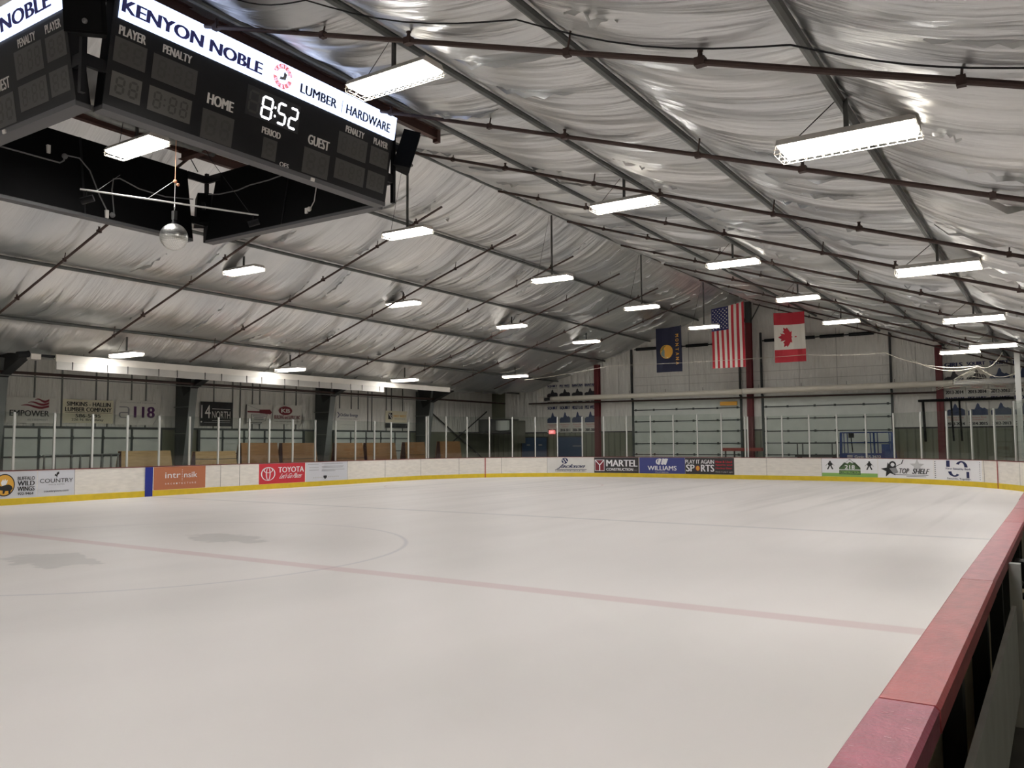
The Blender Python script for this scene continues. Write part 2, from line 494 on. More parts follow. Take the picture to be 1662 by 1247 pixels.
def wall_slab(name, quads):
    mb = MB()
    for lo, hi, m in quads: mb.box(lo, hi, m)
    return structure(mb.build(name))
def build_end_wall():
    mb = MB(); y0, y1 = Y1, Y1 + .25
    def gable(zlo, top, y, m):
        pass
    prof = [(-13.2, 2.38), (XW, 2.38), (XW, ROOF(XW) + .25), (0, ROOF(0) + .25), (-13.2, ROOF(-13.2) + .25)]
    vs = [(x, y0, z) for x, z in prof] + [(x, y1, z) for x, z in prof]
    mb.add(vs, [(0, 1, 2, 3, 4), (9, 8, 7, 6, 5)] + [(i, (i + 1) % 5, (i + 1) % 5 + 5, i + 5) for i in range(5)], M_insul)
    mb.box((-15.1, y0, 2.38), (-13.2, y1, 5.1), M_insul); mb.box((-XW, y0, 2.38), (-15.1, y1, 5.1), M_greenw)
    mb.box((-XW, y0, -.06), (XW, y1, 2.38), M_greenw)
    for x in (-10.9, -7.4, -3.2, 2.6, 4.4, 7.9): mb.box((x, y0 - .012, 4.2), (x + .035, y0, ROOF(abs(x)) - .4), M_doorseam2)
    for z in (4.9, 5.35): mb.box((-6.4, y0 - .01, z), (6.8, y0, z + .02), M_doorseam2)
    x = -XW + .1
    while x < XW:                                # ribs of the metal lower wall
        mb.box((x, y0 - .025, 0), (x + .07, y0, 2.36), M_greenw2); x += .36
    mb.box((-XW, y0 - .04, 2.34), (XW, y0, 2.40), M_dark)
    structure(mb.build('wall_end'))
build_end_wall()
wall_slab('wall_left', [((-XW - .25, Y0, -.06), (-XW, Y1, 2.42), M_greenw), ((-XW - .25, Y0, 2.42), (-XW, Y1, 4.95), M_insul)])
wall_slab('wall_right', [((XW, Y0, -.06), (XW + .25, Y1, 2.42), M_greenw), ((XW, Y0, 2.42), (XW + .25, Y1, ROOF(XW) + .1), M_insul)])
wall_slab('wall_near', [((-XW, Y0 - .25, -.06), (XW, Y0, 9.6), M_insul)])
# dark flashing along the left eave and the wall straps
wall_slab('trim_1', [((-XW, Y0, 2.37), (-XW + .05, 28.0, 2.45), M_doorseam)])
mb = MB()
for y in (5.2, 6.3, 7.25, 8.5, 8.95, 9.9, 10.5, 13.6, 14.55, 14.95, 15.6, 16.0, 17.4, 18.1, 20.9, 21.7, 22.2, 22.9, 23.2, 24.3, 24.7, 25.6):
    mb.box((-XW, y, 2.45), (-XW + .03, y + .05, 4.7), M_strap)
structure(mb.build('trim_2'))

def overhead_door(name, mp, w, h, seams, stiles, face):
    mb = MB(); mb.slab(mp, 0, 0, w, h, 0, .05, face)
    root = structure(mb.build(name))
    s = MB()
    for z in seams: s.slab(mp, 0, z - .025, w, z + .025, .05, .075, M_doorseam)
    for x in stiles: s.slab(mp, x - .04, 0, x + .04, h, .05, .07, M_doorseam)
    s.build('panel_seams', root)
    f = MB()
    f.slab(mp, -.11, 0, -.01, h + .05, .0, .1, M_doorseam); f.slab(mp, w + .01, 0, w + .11, h + .05, .0, .1, M_doorseam)
    f.build('door_track', root)
    hg = MB()
    for z in seams:
        for x in ([.12, w * .2, w * .42, w * .58, w * .8, w - .12] if not stiles else list(stiles)):
            hg.slab(mp, x - .05, z - .05, x + .05, z + .06, .075, .1, M_doorseam)
    hg.build('hinges', root)
    return root
LW = lambda y, x=-XW: plane_map((x + .01, y, 0), (0, 1, 0), (0, 0, 1))
for i, (a, b) in enumerate(((5.35, 11.1), (12.95, 18.5), (20.55, 26.05))):
    overhead_door('door_%d' % (i + 1), LW(a), b - a, 2.36, (.72, 1.39, 2.04), [(b - a) * k / 5 for k in range(1, 5)], M_door)
EW = lambda x, y=Y1: plane_map((x, y - .01, 0), (1, 0, 0), (0, 0, 1))
overhead_door('door_4', EW(-6.42), 6.0, 4.1, (1.10, 1.69, 2.33, 2.90, 3.54), (), M_door)
overhead_door('door_5', EW(.82), 5.98, 4.1, (1.10, 1.69, 2.29, 2.92, 3.53), (), M_door)
# high-lift tracks and spring shafts above the two end doors
def lift_track(x, z1, name, label):
    mb = MB(); mb.box((x - .045, Y1 - .2, 4.14), (x + .045, Y1 - .08, z1), M_dark)
    tag(mb.build(name), label, 'door track', 'high-lift door tracks on the end wall')
lift_track(-6.5, 6.95, 'door_track', 'dark vertical track above the left edge of the left end-wall garage door')
lift_track(-.36, 6.8, 'door_track', 'dark vertical track above the garage door edge left of the middle red column')
lift_track(.76, 7.35, 'door_track', 'dark vertical track right of the middle red column, its top standing free')
lift_track(6.86, 6.95, 'door_track', 'dark vertical track above the right edge of the right end-wall garage door')
def spring_shaft(x0, x1, z, label):
    r = empty('spring_shaft', ((x0 + x1) / 2, Y1 - .18, z), label, 'door shaft', 'spring shafts above the garage doors')
    MB().tube([(x0, Y1 - .18, z), (x1, Y1 - .18, z)], .03, M_black).build('shaft', r)
    n = 4; L = (x1 - x0) / n
    for k in range(n): MB().tube([(x0 + L * k + .12, Y1 - .18, z), (x0 + L * (k + 1) - .12, Y1 - .18, z)], .085, M_black, 10).build('torsion_spring', r)
spring_shaft(-6.3, -.45, 6.93, 'black spring shaft running behind the dark blue flag')
spring_shaft(.85, 6.3, 6.92, 'black spring shaft running behind the maple leaf flag')

# red steel columns on the end wall, grey tapered frames along the left wall
def red_column(x, top, label):
    mb = MB(); y = Y1 - .3
    mb.box((x - .14, y, -.06), (x + .14, y + .02, top), M_redcol); mb.box((x - .14, y + .26, -.06), (x + .14, y + .28, top), M_redcol); mb.box((x - .015, y, -.06), (x + .015, y + .28, top), M_redcol)
    return tag(mb.build('steel_column'), label, 'column', 'red steel columns against the end wall', 'structure')
red_column(-8.65, ROOF(8.65) - .1, 'red steel column beside the left block of championship banners')
mc = red_column(.16, 7.9, 'red steel column in the middle of the end wall, right of the striped flag')
mb = MB(); mb.box((.02, Y1 - .3, 7.9), (.3, Y1 - .02, 9.0), M_greycol); mb.bar((.1, Y1 - .2, 7.8), (-.5, Y1 - .2, 9.0), .08, .08, M_greycol); mb.bar((.2, Y1 - .2, 7.8), (.8, Y1 - .2, 8.85), .05, .05, M_greycol)
mb.build('column_head', mc)
red_column(8.9, ROOF(8.9) - .1, 'red steel column between the right garage door and the right banners')
def frame_column(y, label):
    r = empty('frame_column', (-15.6, y, -.06), label, 'column', 'grey tapered frame columns along the left wall'); r['kind'] = 'structure'
    xf = lambda z: -15.5 + .5 * z / 3.8
    zt = 4.6
    web = MB(); web.hexa([(-XW, y - .015, -.06), (xf(0), y - .015, -.06), (xf(0), y + .015, -.06), (-XW, y + .015, -.06), (-XW, y - .015, zt), (xf(zt), y - .015, zt - .0), (xf(zt), y + .015, zt), (-XW, y + .015, zt)], M_greycol); web.build('web', r)
    fl = MB(); fl.hexa([(xf(0), y - .16, -.06), (xf(0) + .03, y - .16, -.06), (xf(0) + .03, y + .16, -.06), (xf(0), y + .16, -.06), (xf(zt), y - .16, zt), (xf(zt) + .03, y - .16, zt), (xf(zt) + .03, y + .16, zt), (xf(zt), y + .16, zt)], M_greycol_lit); fl.build('flange', r)
    st = MB()
    for z in (2.2, 3.25): st.box((-XW, y - .1, z), (xf(z), y - .015, z + .03), M_greycol_lit)
    st.build('stiffener', r)
    kn = MB()                                    # haunch sweeping up into the roof
    pts = [(-15.6, 3.7), (-15.0, 4.0), (-13.9, 4.45), (-13.5, 4.82), (-16.0, 4.82)]
    vs = [(x, y - .02, z) for x, z in pts] + [(x, y + .02, z) for x, z in pts]
    kn.add(vs, [(0, 1, 2, 3, 4), (9, 8, 7, 6, 5)] + [(i, (i + 1) % 5, (i + 1) % 5 + 5, i + 5) for i in range(5)], M_dark)
    kn.bar((-15.0, y, 3.98), (-13.6, y, 4.56), .3, .04, M_dark); kn.build('haunch', r)
frame_column(4.75, 'grey tapered steel column left of the red wave banner')
frame_column(11.85, 'grey tapered steel column left of the black banner with white numerals')
frame_column(19.35, 'grey tapered steel column between the oval logo banner and the energy banner')
frame_column(26.75, 'grey tapered steel column right of the last left-wall banner')
def drape(y, sgn, label):
    mb = MB(); n = 14; vs = []
    for i in range(n + 1):
        t = i / n; z = 2.5 + 1.45 * t; w = .62 - .35 * math.sin(math.pi * t * .9 + .3)
        for k in range(5): vs.append((-XW + .06 + .05 * math.sin(k * 1.6 + i * .5), y + sgn * (.12 + w * k / 4), z))
    mb.add(vs, [(i * 5 + k, i * 5 + k + 1, (i + 1) * 5 + k + 1, (i + 1) * 5 + k) for i in range(n) for k in range(4)], M_insul)
    tag(mb.build('insulation_drape', smooth=True), label, 'insulation', 'white insulation drapes beside the frame columns')
drape(11.4, -1, 'white plastic insulation drape left of the column by the black banner')
drape(18.9, -1, 'white plastic insulation drape left of the column by the energy banner')
drape(26.3, -1, 'white plastic insulation drape left of the last grey frame column')

# ------------------------------------------------------------------ roof purlins
def purlin(x, label):
    MB_ = MB().tube([(x, Y0, ROOF(x) - .03), (x, Y1, ROOF(x) - .03)], .05, M_purlin, 8)
    tag(MB_.build('roof_purlin'), label, 'purlin', 'grey roof purlins running the length of the rink')
purlin(0.0, 'grey purlin along the ridge of the foil ceiling')
for i, x in enumerate((-2.61, -5.42, -8.24, -11.34, -14.1)):
    purlin(x, 'grey purlin on the left roof slope, %s down from the ridge' % ORD[i])
for i, x in enumerate((3.5, 6.4, 9.09, 11.66)):
    purlin(x, 'grey purlin on the right roof slope, %s down from the ridge' % ORD[i])

# ------------------------------------------------------------------ sprinkler pipes
def sprinkler(xa, xb, y, label):
    zf = lambda x: (8.92 if xb > 0 else 8.81) - abs(x) / 3
    r = empty('sprinkler_pipe', ((xa + xb) / 2, y, zf((xa + xb) / 2)), label, 'sprinkler pipe', 'brown sprinkler pipes under the foil ceiling')
    MB().tube([(xa, y, zf(xa)), (xb, y, zf(xb))], .032, M_pipe, 8).build('pipe', r)
    n = max(2, int(abs(xb - xa) / 2.9)); d = (xb - xa) / n
    for k in range(n):
        x = xa + d * (k + .35); z = zf(x)
        MB().tube([(x, y, z), (x + .03, y + .05, z + (.34 if xb > 0 else .5))], .012, M_pipe, 5).box((x - .035, y - .035, z - .045), (x + .035, y + .035, z + .04), M_pipe).build('hanger', r)
        x = xa + d * (k + .75); z = zf(x)
        h = MB().tube([(x, y, z), (x, y, z + .1)], [.035, .02], M_pipe, 6); h.tube([(x, y, z + .1), (x, y, z + .115)], .03, M_pipe, 8); h.box((x - .05, y - .042, z - .04), (x + .05, y + .042, z + .04), M_pipe); h.build('sprinkler_head', r)
ry = [-1.34, 2.4, 6.1, 9.8, 13.6, 17.4, 21.2, 25.0, 28.8, 32.4]
for i, y in enumerate(ry):
    sprinkler(.9, 15.2, y, 'brown sprinkler pipe on the right slope, %s from the near end' % ORD[i])
ly = [-1.45, 2.42, 6.05, 9.73, 13.6, 17.4, 21.2, 25.0, 28.8]
for i, y in enumerate(ly):
    sprinkler(-12.3, -1.0, y, 'brown sprinkler pipe on the left slope, %s from the near end' % ORD[i])
mb = MB().tube([(-14.8, 0, 4.14), (-14.8, 33.6, 4.16)], .05, M_pipe, 8)
mb.tube([(-14.74, 0, 4.03), (-14.74, 26, 4.05)], .022, M_steel, 6)
tag(mb.build('main_pipe'), 'dark main pipe running high along the left wall in front of the columns', 'pipe')
mb = MB().tube([(-13.1, Y1 - .45, 4.10), (8.8, Y1 - .45, 3.96)], .045, M_pipe, 8)
tag(mb.build('main_pipe'), 'dark main pipe running across the end wall just below the long duct', 'pipe')
# thin black wire slung between the purlins over the right side
mb = MB(); pts = []
for a, b, sg in ((5.0, 6.4, .3), (6.4, 9.09, .4), (9.09, 11.66, .4), (11.66, 13.4, .2)):
    for k in range(9):
        t = k / 8; x = a + (b - a) * t; pts.append((x, -2.9 + .1 * x, ROOF(x) - .22 - .35 * sg * math.sin(math.pi * t)))
mb.tube(pts, .009, M_black, 5)
tag(mb.build('electric_wire'), 'thin black wire slung under the purlins nearest the viewer', 'wire')
# ------------------------------------------------------------------ dasher boards
HB = 1.01
def sweep(mb, s0, s1, prof, m, step=.2):
    """sweep a closed (d, z) profile along the rink outline"""
    n = max(1, int((s1 - s0) / step)); k = len(prof); vs = []; fs = []
    for i in range(n + 1):
        f = bmap(s0 + (s1 - s0) * i / n)
        vs += [f(0, z, d) for d, z in prof]
    for i in range(n):
        for j in range(k):
            j2 = (j + 1) % k; fs.append((i * k + j, (i + 1) * k + j, (i + 1) * k + j2, i * k + j2))
    fs.append(tuple(range(k))); fs.append(tuple(range((n + 1) * k - 1, n * k - 1, -1)))
    return mb.add(vs, fs, m)
def rect_prof(d0, d1, z0, z1): return [(d0, z0), (d1, z0), (d1, z1), (d0, z1)]
def boards(name, s0, s1, seams, label, marks=(), kick_gap=()):
    r = empty(name, bmap((s0 + s1) / 2)(0, 0, 0), label, 'dasher boards')
    sweep(MB(), s0, s1, rect_prof(-.03, 0, 0, HB), M_white).build('board_panel', r)
    sweep(MB(), s0, s1, [(0, 0), (.018, 0), (.018, .185), (.008, .2), (0, .2)], M_yellow).build('kick_plate', r)
    sweep(MB(), s0, s1, [(-.13, HB), (.012, HB), (.012, HB + .025), (-.13, HB + .025)], M_capdark).build('cap_rail', r)
    if seams:
        for s in seams: MB().slab(bmap(s), -.008, .2, .008, HB, 0, .003, M_seam).build('panel_joint', r)
    fr = MB(); s = s0 + .3
    while s < s1 - .1:
        f = bmap(s); fr.hexa([f(-.03, 0, -.12), f(.03, 0, -.12), f(.03, 0, -.03), f(-.03, 0, -.03), f(-.03, HB, -.12), f(.03, HB, -.12), f(.03, HB, -.03), f(-.03, HB, -.03)], M_steel); s += 1.22
    fr.build('frame_post', r)
    for s, w, m, nm in marks:
        MB().slab(bmap(s), -w / 2, 0, w / 2, HB - .004, .0185, .021, m).build(nm, r)
    return r
B_side = boards('side_boards', -9.5, YC, (-2.4, .6, 3.0, 6.06, 11.61, 12.48, 18.28, 20.74), 'white dasher boards with yellow kick plate along the left side of the rink', [(8.655, .29, M_blue, 'blue_line_mark')])
B_end = boards('end_boards', YC, S_RIGHT, (23.22, 25.55, 27.91, 30.33, 41.64, 44.11, 51.6, 53.9), 'white dasher boards with yellow kick plate curving around the far end', [(27.02, .05, M_redline, 'goal_line_mark'), (52.41, .05, M_redline, 'goal_line_mark')])

def ad(root, s0, s1, bg, label, draw, z0=.205, z1=1.0, step=.1):
    w, h = s1 - s0, z1 - z0
    base = bmap(s0)
    mb = MB().slab(lambda x, z, d: base(x, z, d), .006, z0, w - .006, z1, 0, .005, bg, max(1, int(w / step)))
    p = mb.build('advertising_panel', root); p['label'] = label
    L = MB(); mp = lambda x, z, d=0: Vector((w * x, z0 + h * z, .013 + d * .0015))
    draw(L, mp)
    if not L.v: return p
    bm = bmesh.new(); bv = [bm.verts.new(v) for v in L.v]
    for f, m in zip(L.f, L.m):
        try: q = bm.faces.new([bv[i] for i in f]); q.material_index = m
        except ValueError: pass
    if s0 > YC:                                  # cut the print into narrow strips so it follows the curved panel
        bmesh.ops.triangulate(bm, faces=[f for f in bm.faces if len(f.verts) > 4])
        x = .08
        while x < w:
            bmesh.ops.bisect_plane(bm, geom=bm.verts[:] + bm.edges[:] + bm.faces[:], plane_co=(x, 0, 0), plane_no=(1, 0, 0)); x += .08
    bm.verts.index_update()
    L.v = [base(v.co.x, v.co.y, v.co.z) for v in bm.verts]; L.f = [[v.index for v in f.verts] for f in bm.faces]; L.m = [f.material_index for f in bm.faces]
    bm.free(); L.build('lettering', p)
    return p
M_adwhite = mat('ad_white', (232, 232, 234), .45)
M_adgrey = mat('ad_grey', (208, 210, 216), .45)
M_adterra = mat('ad_terracotta', (182, 112, 78), .45)
M_adred = mat('ad_red', (196, 44, 58), .45)
M_adblack = mat('ad_black', (48, 46, 48), .45)
M_adblue = mat('ad_blue', (60, 68, 130), .45)
M_addirty = mat('ad_dirty_white', (214, 212, 208), .5, var=.05, vscale=3)
M_adyellow = mat('ad_amber', (222, 168, 62), .45)

def d_wings(L, mp):
    T = lambda t, a, b, c, d, bold=.02: L.text(mp, t, a, b, c, d, 0, M_ink, bold)
    L.disc(mp, .36, .5, .2, .42, 0, M_ink); L.disc(mp, .36, .5, .18, .38, 1, M_adyellow)
    L.poly(mp, [(.22, .42), (.26, .5), (.3, .46), (.37, .5), (.44, .52), (.5, .46), (.52, .36), (.49, .3), (.47, .18), (.44, .18), (.44, .28), (.38, .28), (.36, .18), (.33, .18), (.33, .3), (.27, .32), (.23, .36)], 2, M_ink)
    L.poly(mp, [(.31, .48), (.29, .6), (.33, .72), (.35, .66), (.37, .74), (.39, .66), (.42, .7), (.41, .58), (.38, .5)], 2, M_adwhite)
    T('BUFFALO', .61, .66, .95, .80); T('WILD', .61, .45, .95, .63, .028); T('WINGS', .61, .25, .95, .42, .028); T('922-9464', .62, .1, .93, .2, .02)
ad(B_side, 3.4, 4.89, M_adgrey, 'pale panel with a round amber buffalo badge and black wording', d_wings)
def d_country(L, mp):
    L.poly(mp, [(.49, .78), (.5, .9), (.56, .95), (.57, .86)], 0, M_ink); L.line(mp, [(.5, .72), (.52, .82)], .02, 0, M_ink); L.poly(mp, [(.5, .76), (.44, .8), (.46, .86), (.5, .82)], 0, M_ink)
    L.text(mp, 'COUNTRY', .06, .52, .95, .68, 0, M_ink, 0.0); L.text(mp, 'INN & SUITES', .3, .42, .72, .47, 0, M_inkgrey); L.text(mp, 'countryinns.com', .17, .13, .84, .24, 0, M_dark)
ad(B_side, 4.9, 6.06, M_adgrey, 'pale grey panel with thin black capitals under a small leaf', d_country)
def d_intr(L, mp):
    L.text(mp, 'intr', .21, .5, .5, .75, 0, M_adwhite, .005); L.text(mp, 'nsik', .57, .5, .83, .75, 0, M_adwhite, .005)
    for k in range(7): L.disc(mp, .535, .4 + .075 * k, .007, .016, 0, M_adwhite, 8)
    for k, c in enumerate('ARCHITECTURE'): L.text(mp, c, .21 + .052 * k, .22, .236 + .052 * k, .29, 0, M_adwhite)
ad(B_side, 8.84, 10.95, M_adterra, 'terracotta panel with thin white lettering', d_intr, .205, 1.0)
def d_toy(L, mp):
    for cx, cz, rx, rz in ((.19, .5, .15, .34), (.19, .5, .05, .32), (.19, .68, .1, .14)): L.ring(mp, cx, cz, rx, rz, .022, 0, M_adwhite, 0, 360, 32)
    L.text(mp, 'TOYOTA', .4, .54, .97, .82, 0, M_adwhite, .02); L.text(mp, "Let's Go Places", .42, .24, .96, .5, 0, M_adwhite, .012, .15)
ad(B_side, 13.4, 15.8, M_adred, 'bright red panel with white oval emblem and lettering', d_toy)
def d_grey(L, mp):
    for x0, x1, z in ((.05, .3, .88), (.08, .3, .72), (.08, .3, .58), (.37, .88, .9), (.37, .9, .76), (.37, .88, .7), (.37, .92, .58), (.37, .7, .52)):
        n = int((x1 - x0) * 40)
        for k in range(n): L.rect(mp, x0 + (x1 - x0) * k / n, z, x0 + (x1 - x0) * (k + .75) / n, z + .025, 0, M_inkgrey)
    L.poly(mp, [(.41, .28), (.49, .28), (.49, .18), (.45, .1), (.41, .18)], 0, M_ink)
    for k in range(6): L.rect(mp, .17 + .038 * k, .16, .195 + .038 * k, .22, 0, M_inklight); L.rect(mp, .52 + .045 * k, .18, .55 + .045 * k, .24, 0, M_inklight)
ad(B_side, 15.83, 18.28, M_adgrey, 'pale grey panel with lines of tiny print and a small crest', d_grey)
def d_jackson(L, mp):
    L.disc(mp, .38, .78, .07, .19, 0, M_navy); L.line(mp, [(.33, .86), (.37, .7), (.36, .62)], .025, 1, M_addirty); L.line(mp, [(.38, .92), (.4, .8), (.44, .68)], .022, 1, M_addirty)
    L.text(mp, 'Jackson', .2, .24, .86, .56, 0, M_navy, .025, .2); L.rect(mp, .17, .19, .85, .22, 0, M_navy); L.text(mp, 'CONTRACTOR GROUP, INC.', .17, .07, .84, .16, 0, M_ink, .01)
ad(B_end, 30.33, 32.76, M_addirty, 'white panel with navy slanted lettering under a round swirl', d_jackson)
def d_martel(L, mp):
    L.rect(mp, .02, .12, .23, .85, 0, M_adwhite); L.rect(mp, .03, .15, .22, .82, 1, M_maroonink); L.line(mp, [(.03, .82), (.125, .5), (.22, .82)], .022, 2, M_adwhite); L.line(mp, [(.125, .5), (.125, .15)], .022, 2, M_adwhite)
    L.text(mp, 'MARTEL', .27, .42, .97, .84, 0, M_adwhite, .03); L.text(mp, 'CONSTRUCTION', .27, .14, .87, .31, 0, M_adwhite, .03); L.text(mp, 'INC', .89, .14, .97, .22, 0, M_inkgrey)
ad(B_end, 32.78, 35.18, M_adblack, 'black panel with a maroon square emblem and heavy white lettering', d_martel)
def d_will(L, mp):
    for k, x in enumerate((.42, .5, .56)): L.poly(mp, [(x - .02, .58), (x + .03, .54), (x + .08, .92), (x + .02, .95)], 0, M_adwhite)
    L.ring(mp, .43, .74, .06, .18, .03, 0, M_adwhite, 60, 300)
    L.text(mp, 'WILLIAMS', .19, .2, .82, .48, 0, M_adwhite, .02); L.text(mp, 'PLUMBING', .36, .05, .64, .12, 0, M_inklight)
ad(B_end, 35.2, 37.65, M_adblue, 'blue panel with white lettering and slanted stripe emblem', d_will)
def d_sports(L, mp):
    L.text(mp, 'PLAY IT AGAIN', .01, .64, .6, .88, 0, M_adwhite, .02); L.text(mp, 'SP', .02, .16, .2, .58, 0, M_adwhite, .028); L.text(mp, 'RTS', .33, .16, .6, .58, 0, M_adwhite, .028)
    L.disc(mp, .265, .36, .045, .16, 0, M_gold); L.ring(mp, .265, .36, .045, .16, .012, 1, M_redink)
    for k, t in enumerate(('New & Used', 'Sports and', 'Hockey Gear')): L.text(mp, t, .63, .7 - .2 * k, .96, .83 - .2 * k, 0, M_redink, .03)
    L.text(mp, 'Ready to play it again', .63, .1, .97, .2, 0, M_inklight, .0)
ad(B_end, 37.65, 40.11, M_adblack, 'black panel with rounded white lettering and red text at its right', d_sports)
def skater(L, mp, cx, cz, w, h, m, d=0):
    P = lambda pts: L.poly(mp, [(cx + x * w, cz + z * h) for x, z in pts], d, m)
    L.disc(mp, cx, cz + .38 * h, .12 * w, .12 * h, d, m, 12)
    P([(-.25, .1), (-.2, .3), (.18, .3), (.3, .1), (.15, -.05), (-.15, -.05)])
    P([(-.15, -.05), (0, -.05), (-.2, -.45), (-.36, -.45)]); P([(.0, -.05), (.15, -.05), (.36, -.42), (.2, -.45)])
    P([(-.25, .15), (-.2, .25), (-.48, -.02), (-.5, -.1)]); P([(.2, .25), (.3, .12), (.5, -.1), (.45, 0)])
def d_218(L, mp):
    L.rect(mp, 0.004, 0, .996, .2, 0, M_green)
    L.poly(mp, [(.31, .12), (.69, .12), (.69, .5), (.6, .78), (.5, .95), (.4, .78), (.31, .5)], 1, M_dgreen); L.poly(mp, [(.4, .8), (.5, .95), (.59, .8), (.55, .74), (.5, .82), (.46, .72)], 2, M_adwhite); L.line(mp, [(.33, .5), (.5, .96), (.67, .5)], .02, 2, M_ink)
    L.rect(mp, .31, .36, .69, .40, 2, M_adwhite)
    L.text(mp, '218', .41, .42, .59, .64, 3, M_adwhite, .03); L.text(mp, 'CONSTRUCTION', .33, .16, .67, .32, 3, M_green, .03)
    skater(L, mp, .15, .62, .16, .5, M_ink, 1); skater(L, mp, .85, .62, .16, .5, M_ink, 1)
ad(B_end, 44.11, 46.54, M_adwhite, 'white panel with a green strip, green mountain badge and two black skaters', d_218)
def star(cx, cz, r, asp=1.0, rot=90, k=.42):
    return [(cx + r * (1 if i % 2 == 0 else k) * math.cos(math.radians(rot + 36 * i)), cz + asp * r * (1 if i % 2 == 0 else k) * math.sin(math.radians(rot + 36 * i))) for i in range(10)]
def d_top(L, mp):
    L.poly(mp, star(.7, .66, .14, 2.6), 0, M_inklight); L.poly(mp, star(.2, .42, .15, 2.7, 100), 1, M_ink)
    L.disc(mp, .26, .72, .06, .17, 2, M_ink); L.disc(mp, .26, .7, .035, .1, 3, M_adwhite); L.line(mp, [(.3, .6), (.42, .76), (.45, .97)], .018, 2, M_ink); L.poly(mp, [(.2, .5), (.32, .55), (.36, .3), (.28, .2)], 2, M_inkgrey)
    L.text(mp, 'TOP', .36, .25, .56, .52, 4, M_ink, .028, .1); L.text(mp, 'SHELF', .6, .25, .93, .52, 4, M_ink, .028, .1); L.rect(mp, .3, .17, .9, .19, 2, M_ink); L.rect(mp, .5, .1, .86, .125, 2, M_inkgrey)
ad(B_end, 46.55, 49.06, M_adwhite, 'white panel with a black star, a cartoon skater and slanted black lettering', d_top)
def d_bank(L, mp):
    L.rect(mp, .25, .66, .32, .97, 0, M_navy); L.ring(mp, .56, .66, .13, .3, .07, 0, M_navy, 0, 150); L.ring(mp, .41, .48, .13, .3, .07, 0, M_navy, 190, 320); L.rect(mp, .66, .14, .72, .44, 0, M_navy)
    L.text(mp, 'First Security Bank', .24, .5, .76, .62, 1, M_navy, .02); L.text(mp, 'Securely, Together.', .26, .02, .76, .13, 1, M_ink, .01)
    for k in range(9): L.rect(mp, .015, .08 + .1 * k, .04, .13 + .1 * k, 0, M_inkgrey); L.rect(mp, .95, .08 + .1 * k, .965, .13 + .1 * k, 0, M_inkgrey)
ad(B_end, 49.07, 51.49, M_adwhite, 'white panel with navy arcs around small navy lettering', d_bank)

# safety glass standing on the far boards
def glass_run(name, posts, tops, label):
    r = empty(name, bmap(posts[len(posts) // 2])(0, HB, -.06), label, 'safety glass')
    for i, s in enumerate(posts):
        f = bmap(s); zt = tops(s); MB().hexa([f(-.028, HB + .027, -.09), f(.028, HB + .027, -.09), f(.028, HB + .027, -.03), f(-.028, HB + .027, -.03), f(-.028, zt, -.09), f(.028, zt, -.09), f(.028, zt, -.03), f(-.028, zt, -.03)], M_alu).build('support_post', r)
        if i + 1 < len(posts):
            s2 = posts[i + 1]; z = min(tops(s), tops(s2)) - .0
            MB().slab(bmap(s), .03, HB + .03, s2 - s - .03, z, -.066, -.054, M_glass, max(1, int((s2 - s) / .4))).build('glass_pane', r)
    return r
side_posts = [-8.0, -6.8, -5.55, -4.35, -3.1, -1.9, -.7, .53, 1.75, 2.97, 4.19, 5.4, 6.64, 7.86, 9.06, 10.28, 11.52, 12.42, 12.52, 13.94, 15.16, 16.41, 17.6, 18.82, 20.06, 21.21, 22.44, 23.62]
side_posts = [12.48 if abs(s - 12.42) < .01 else (12.95 if abs(s - 12.52) < .01 else s) for s in side_posts]
end_posts = [23.74, 24.83, 26.04, 27.28, 28.51, 29.72, 30.88, 32.17, 33.3, 34.52, 35.83, 37.05, 38.29, 39.5, 40.65, 40.78, 41.65, 42.38, 43.59, 44.8, 46.05, 47.27, 48.49, 49.71, 50.95, 52.23, 53.56, 54.8, 56.0, 57.2]
glass_run('side_glass', side_posts, lambda s: 2.79 if s < 23 else 3.1, 'clear glass panes between white posts on the left side boards')
glass_run('end_glass', end_posts, lambda s: 3.12 if s < 40 else 2.95 if s < 53 else 3.15, 'clear glass panes between white posts on the curved end boards')

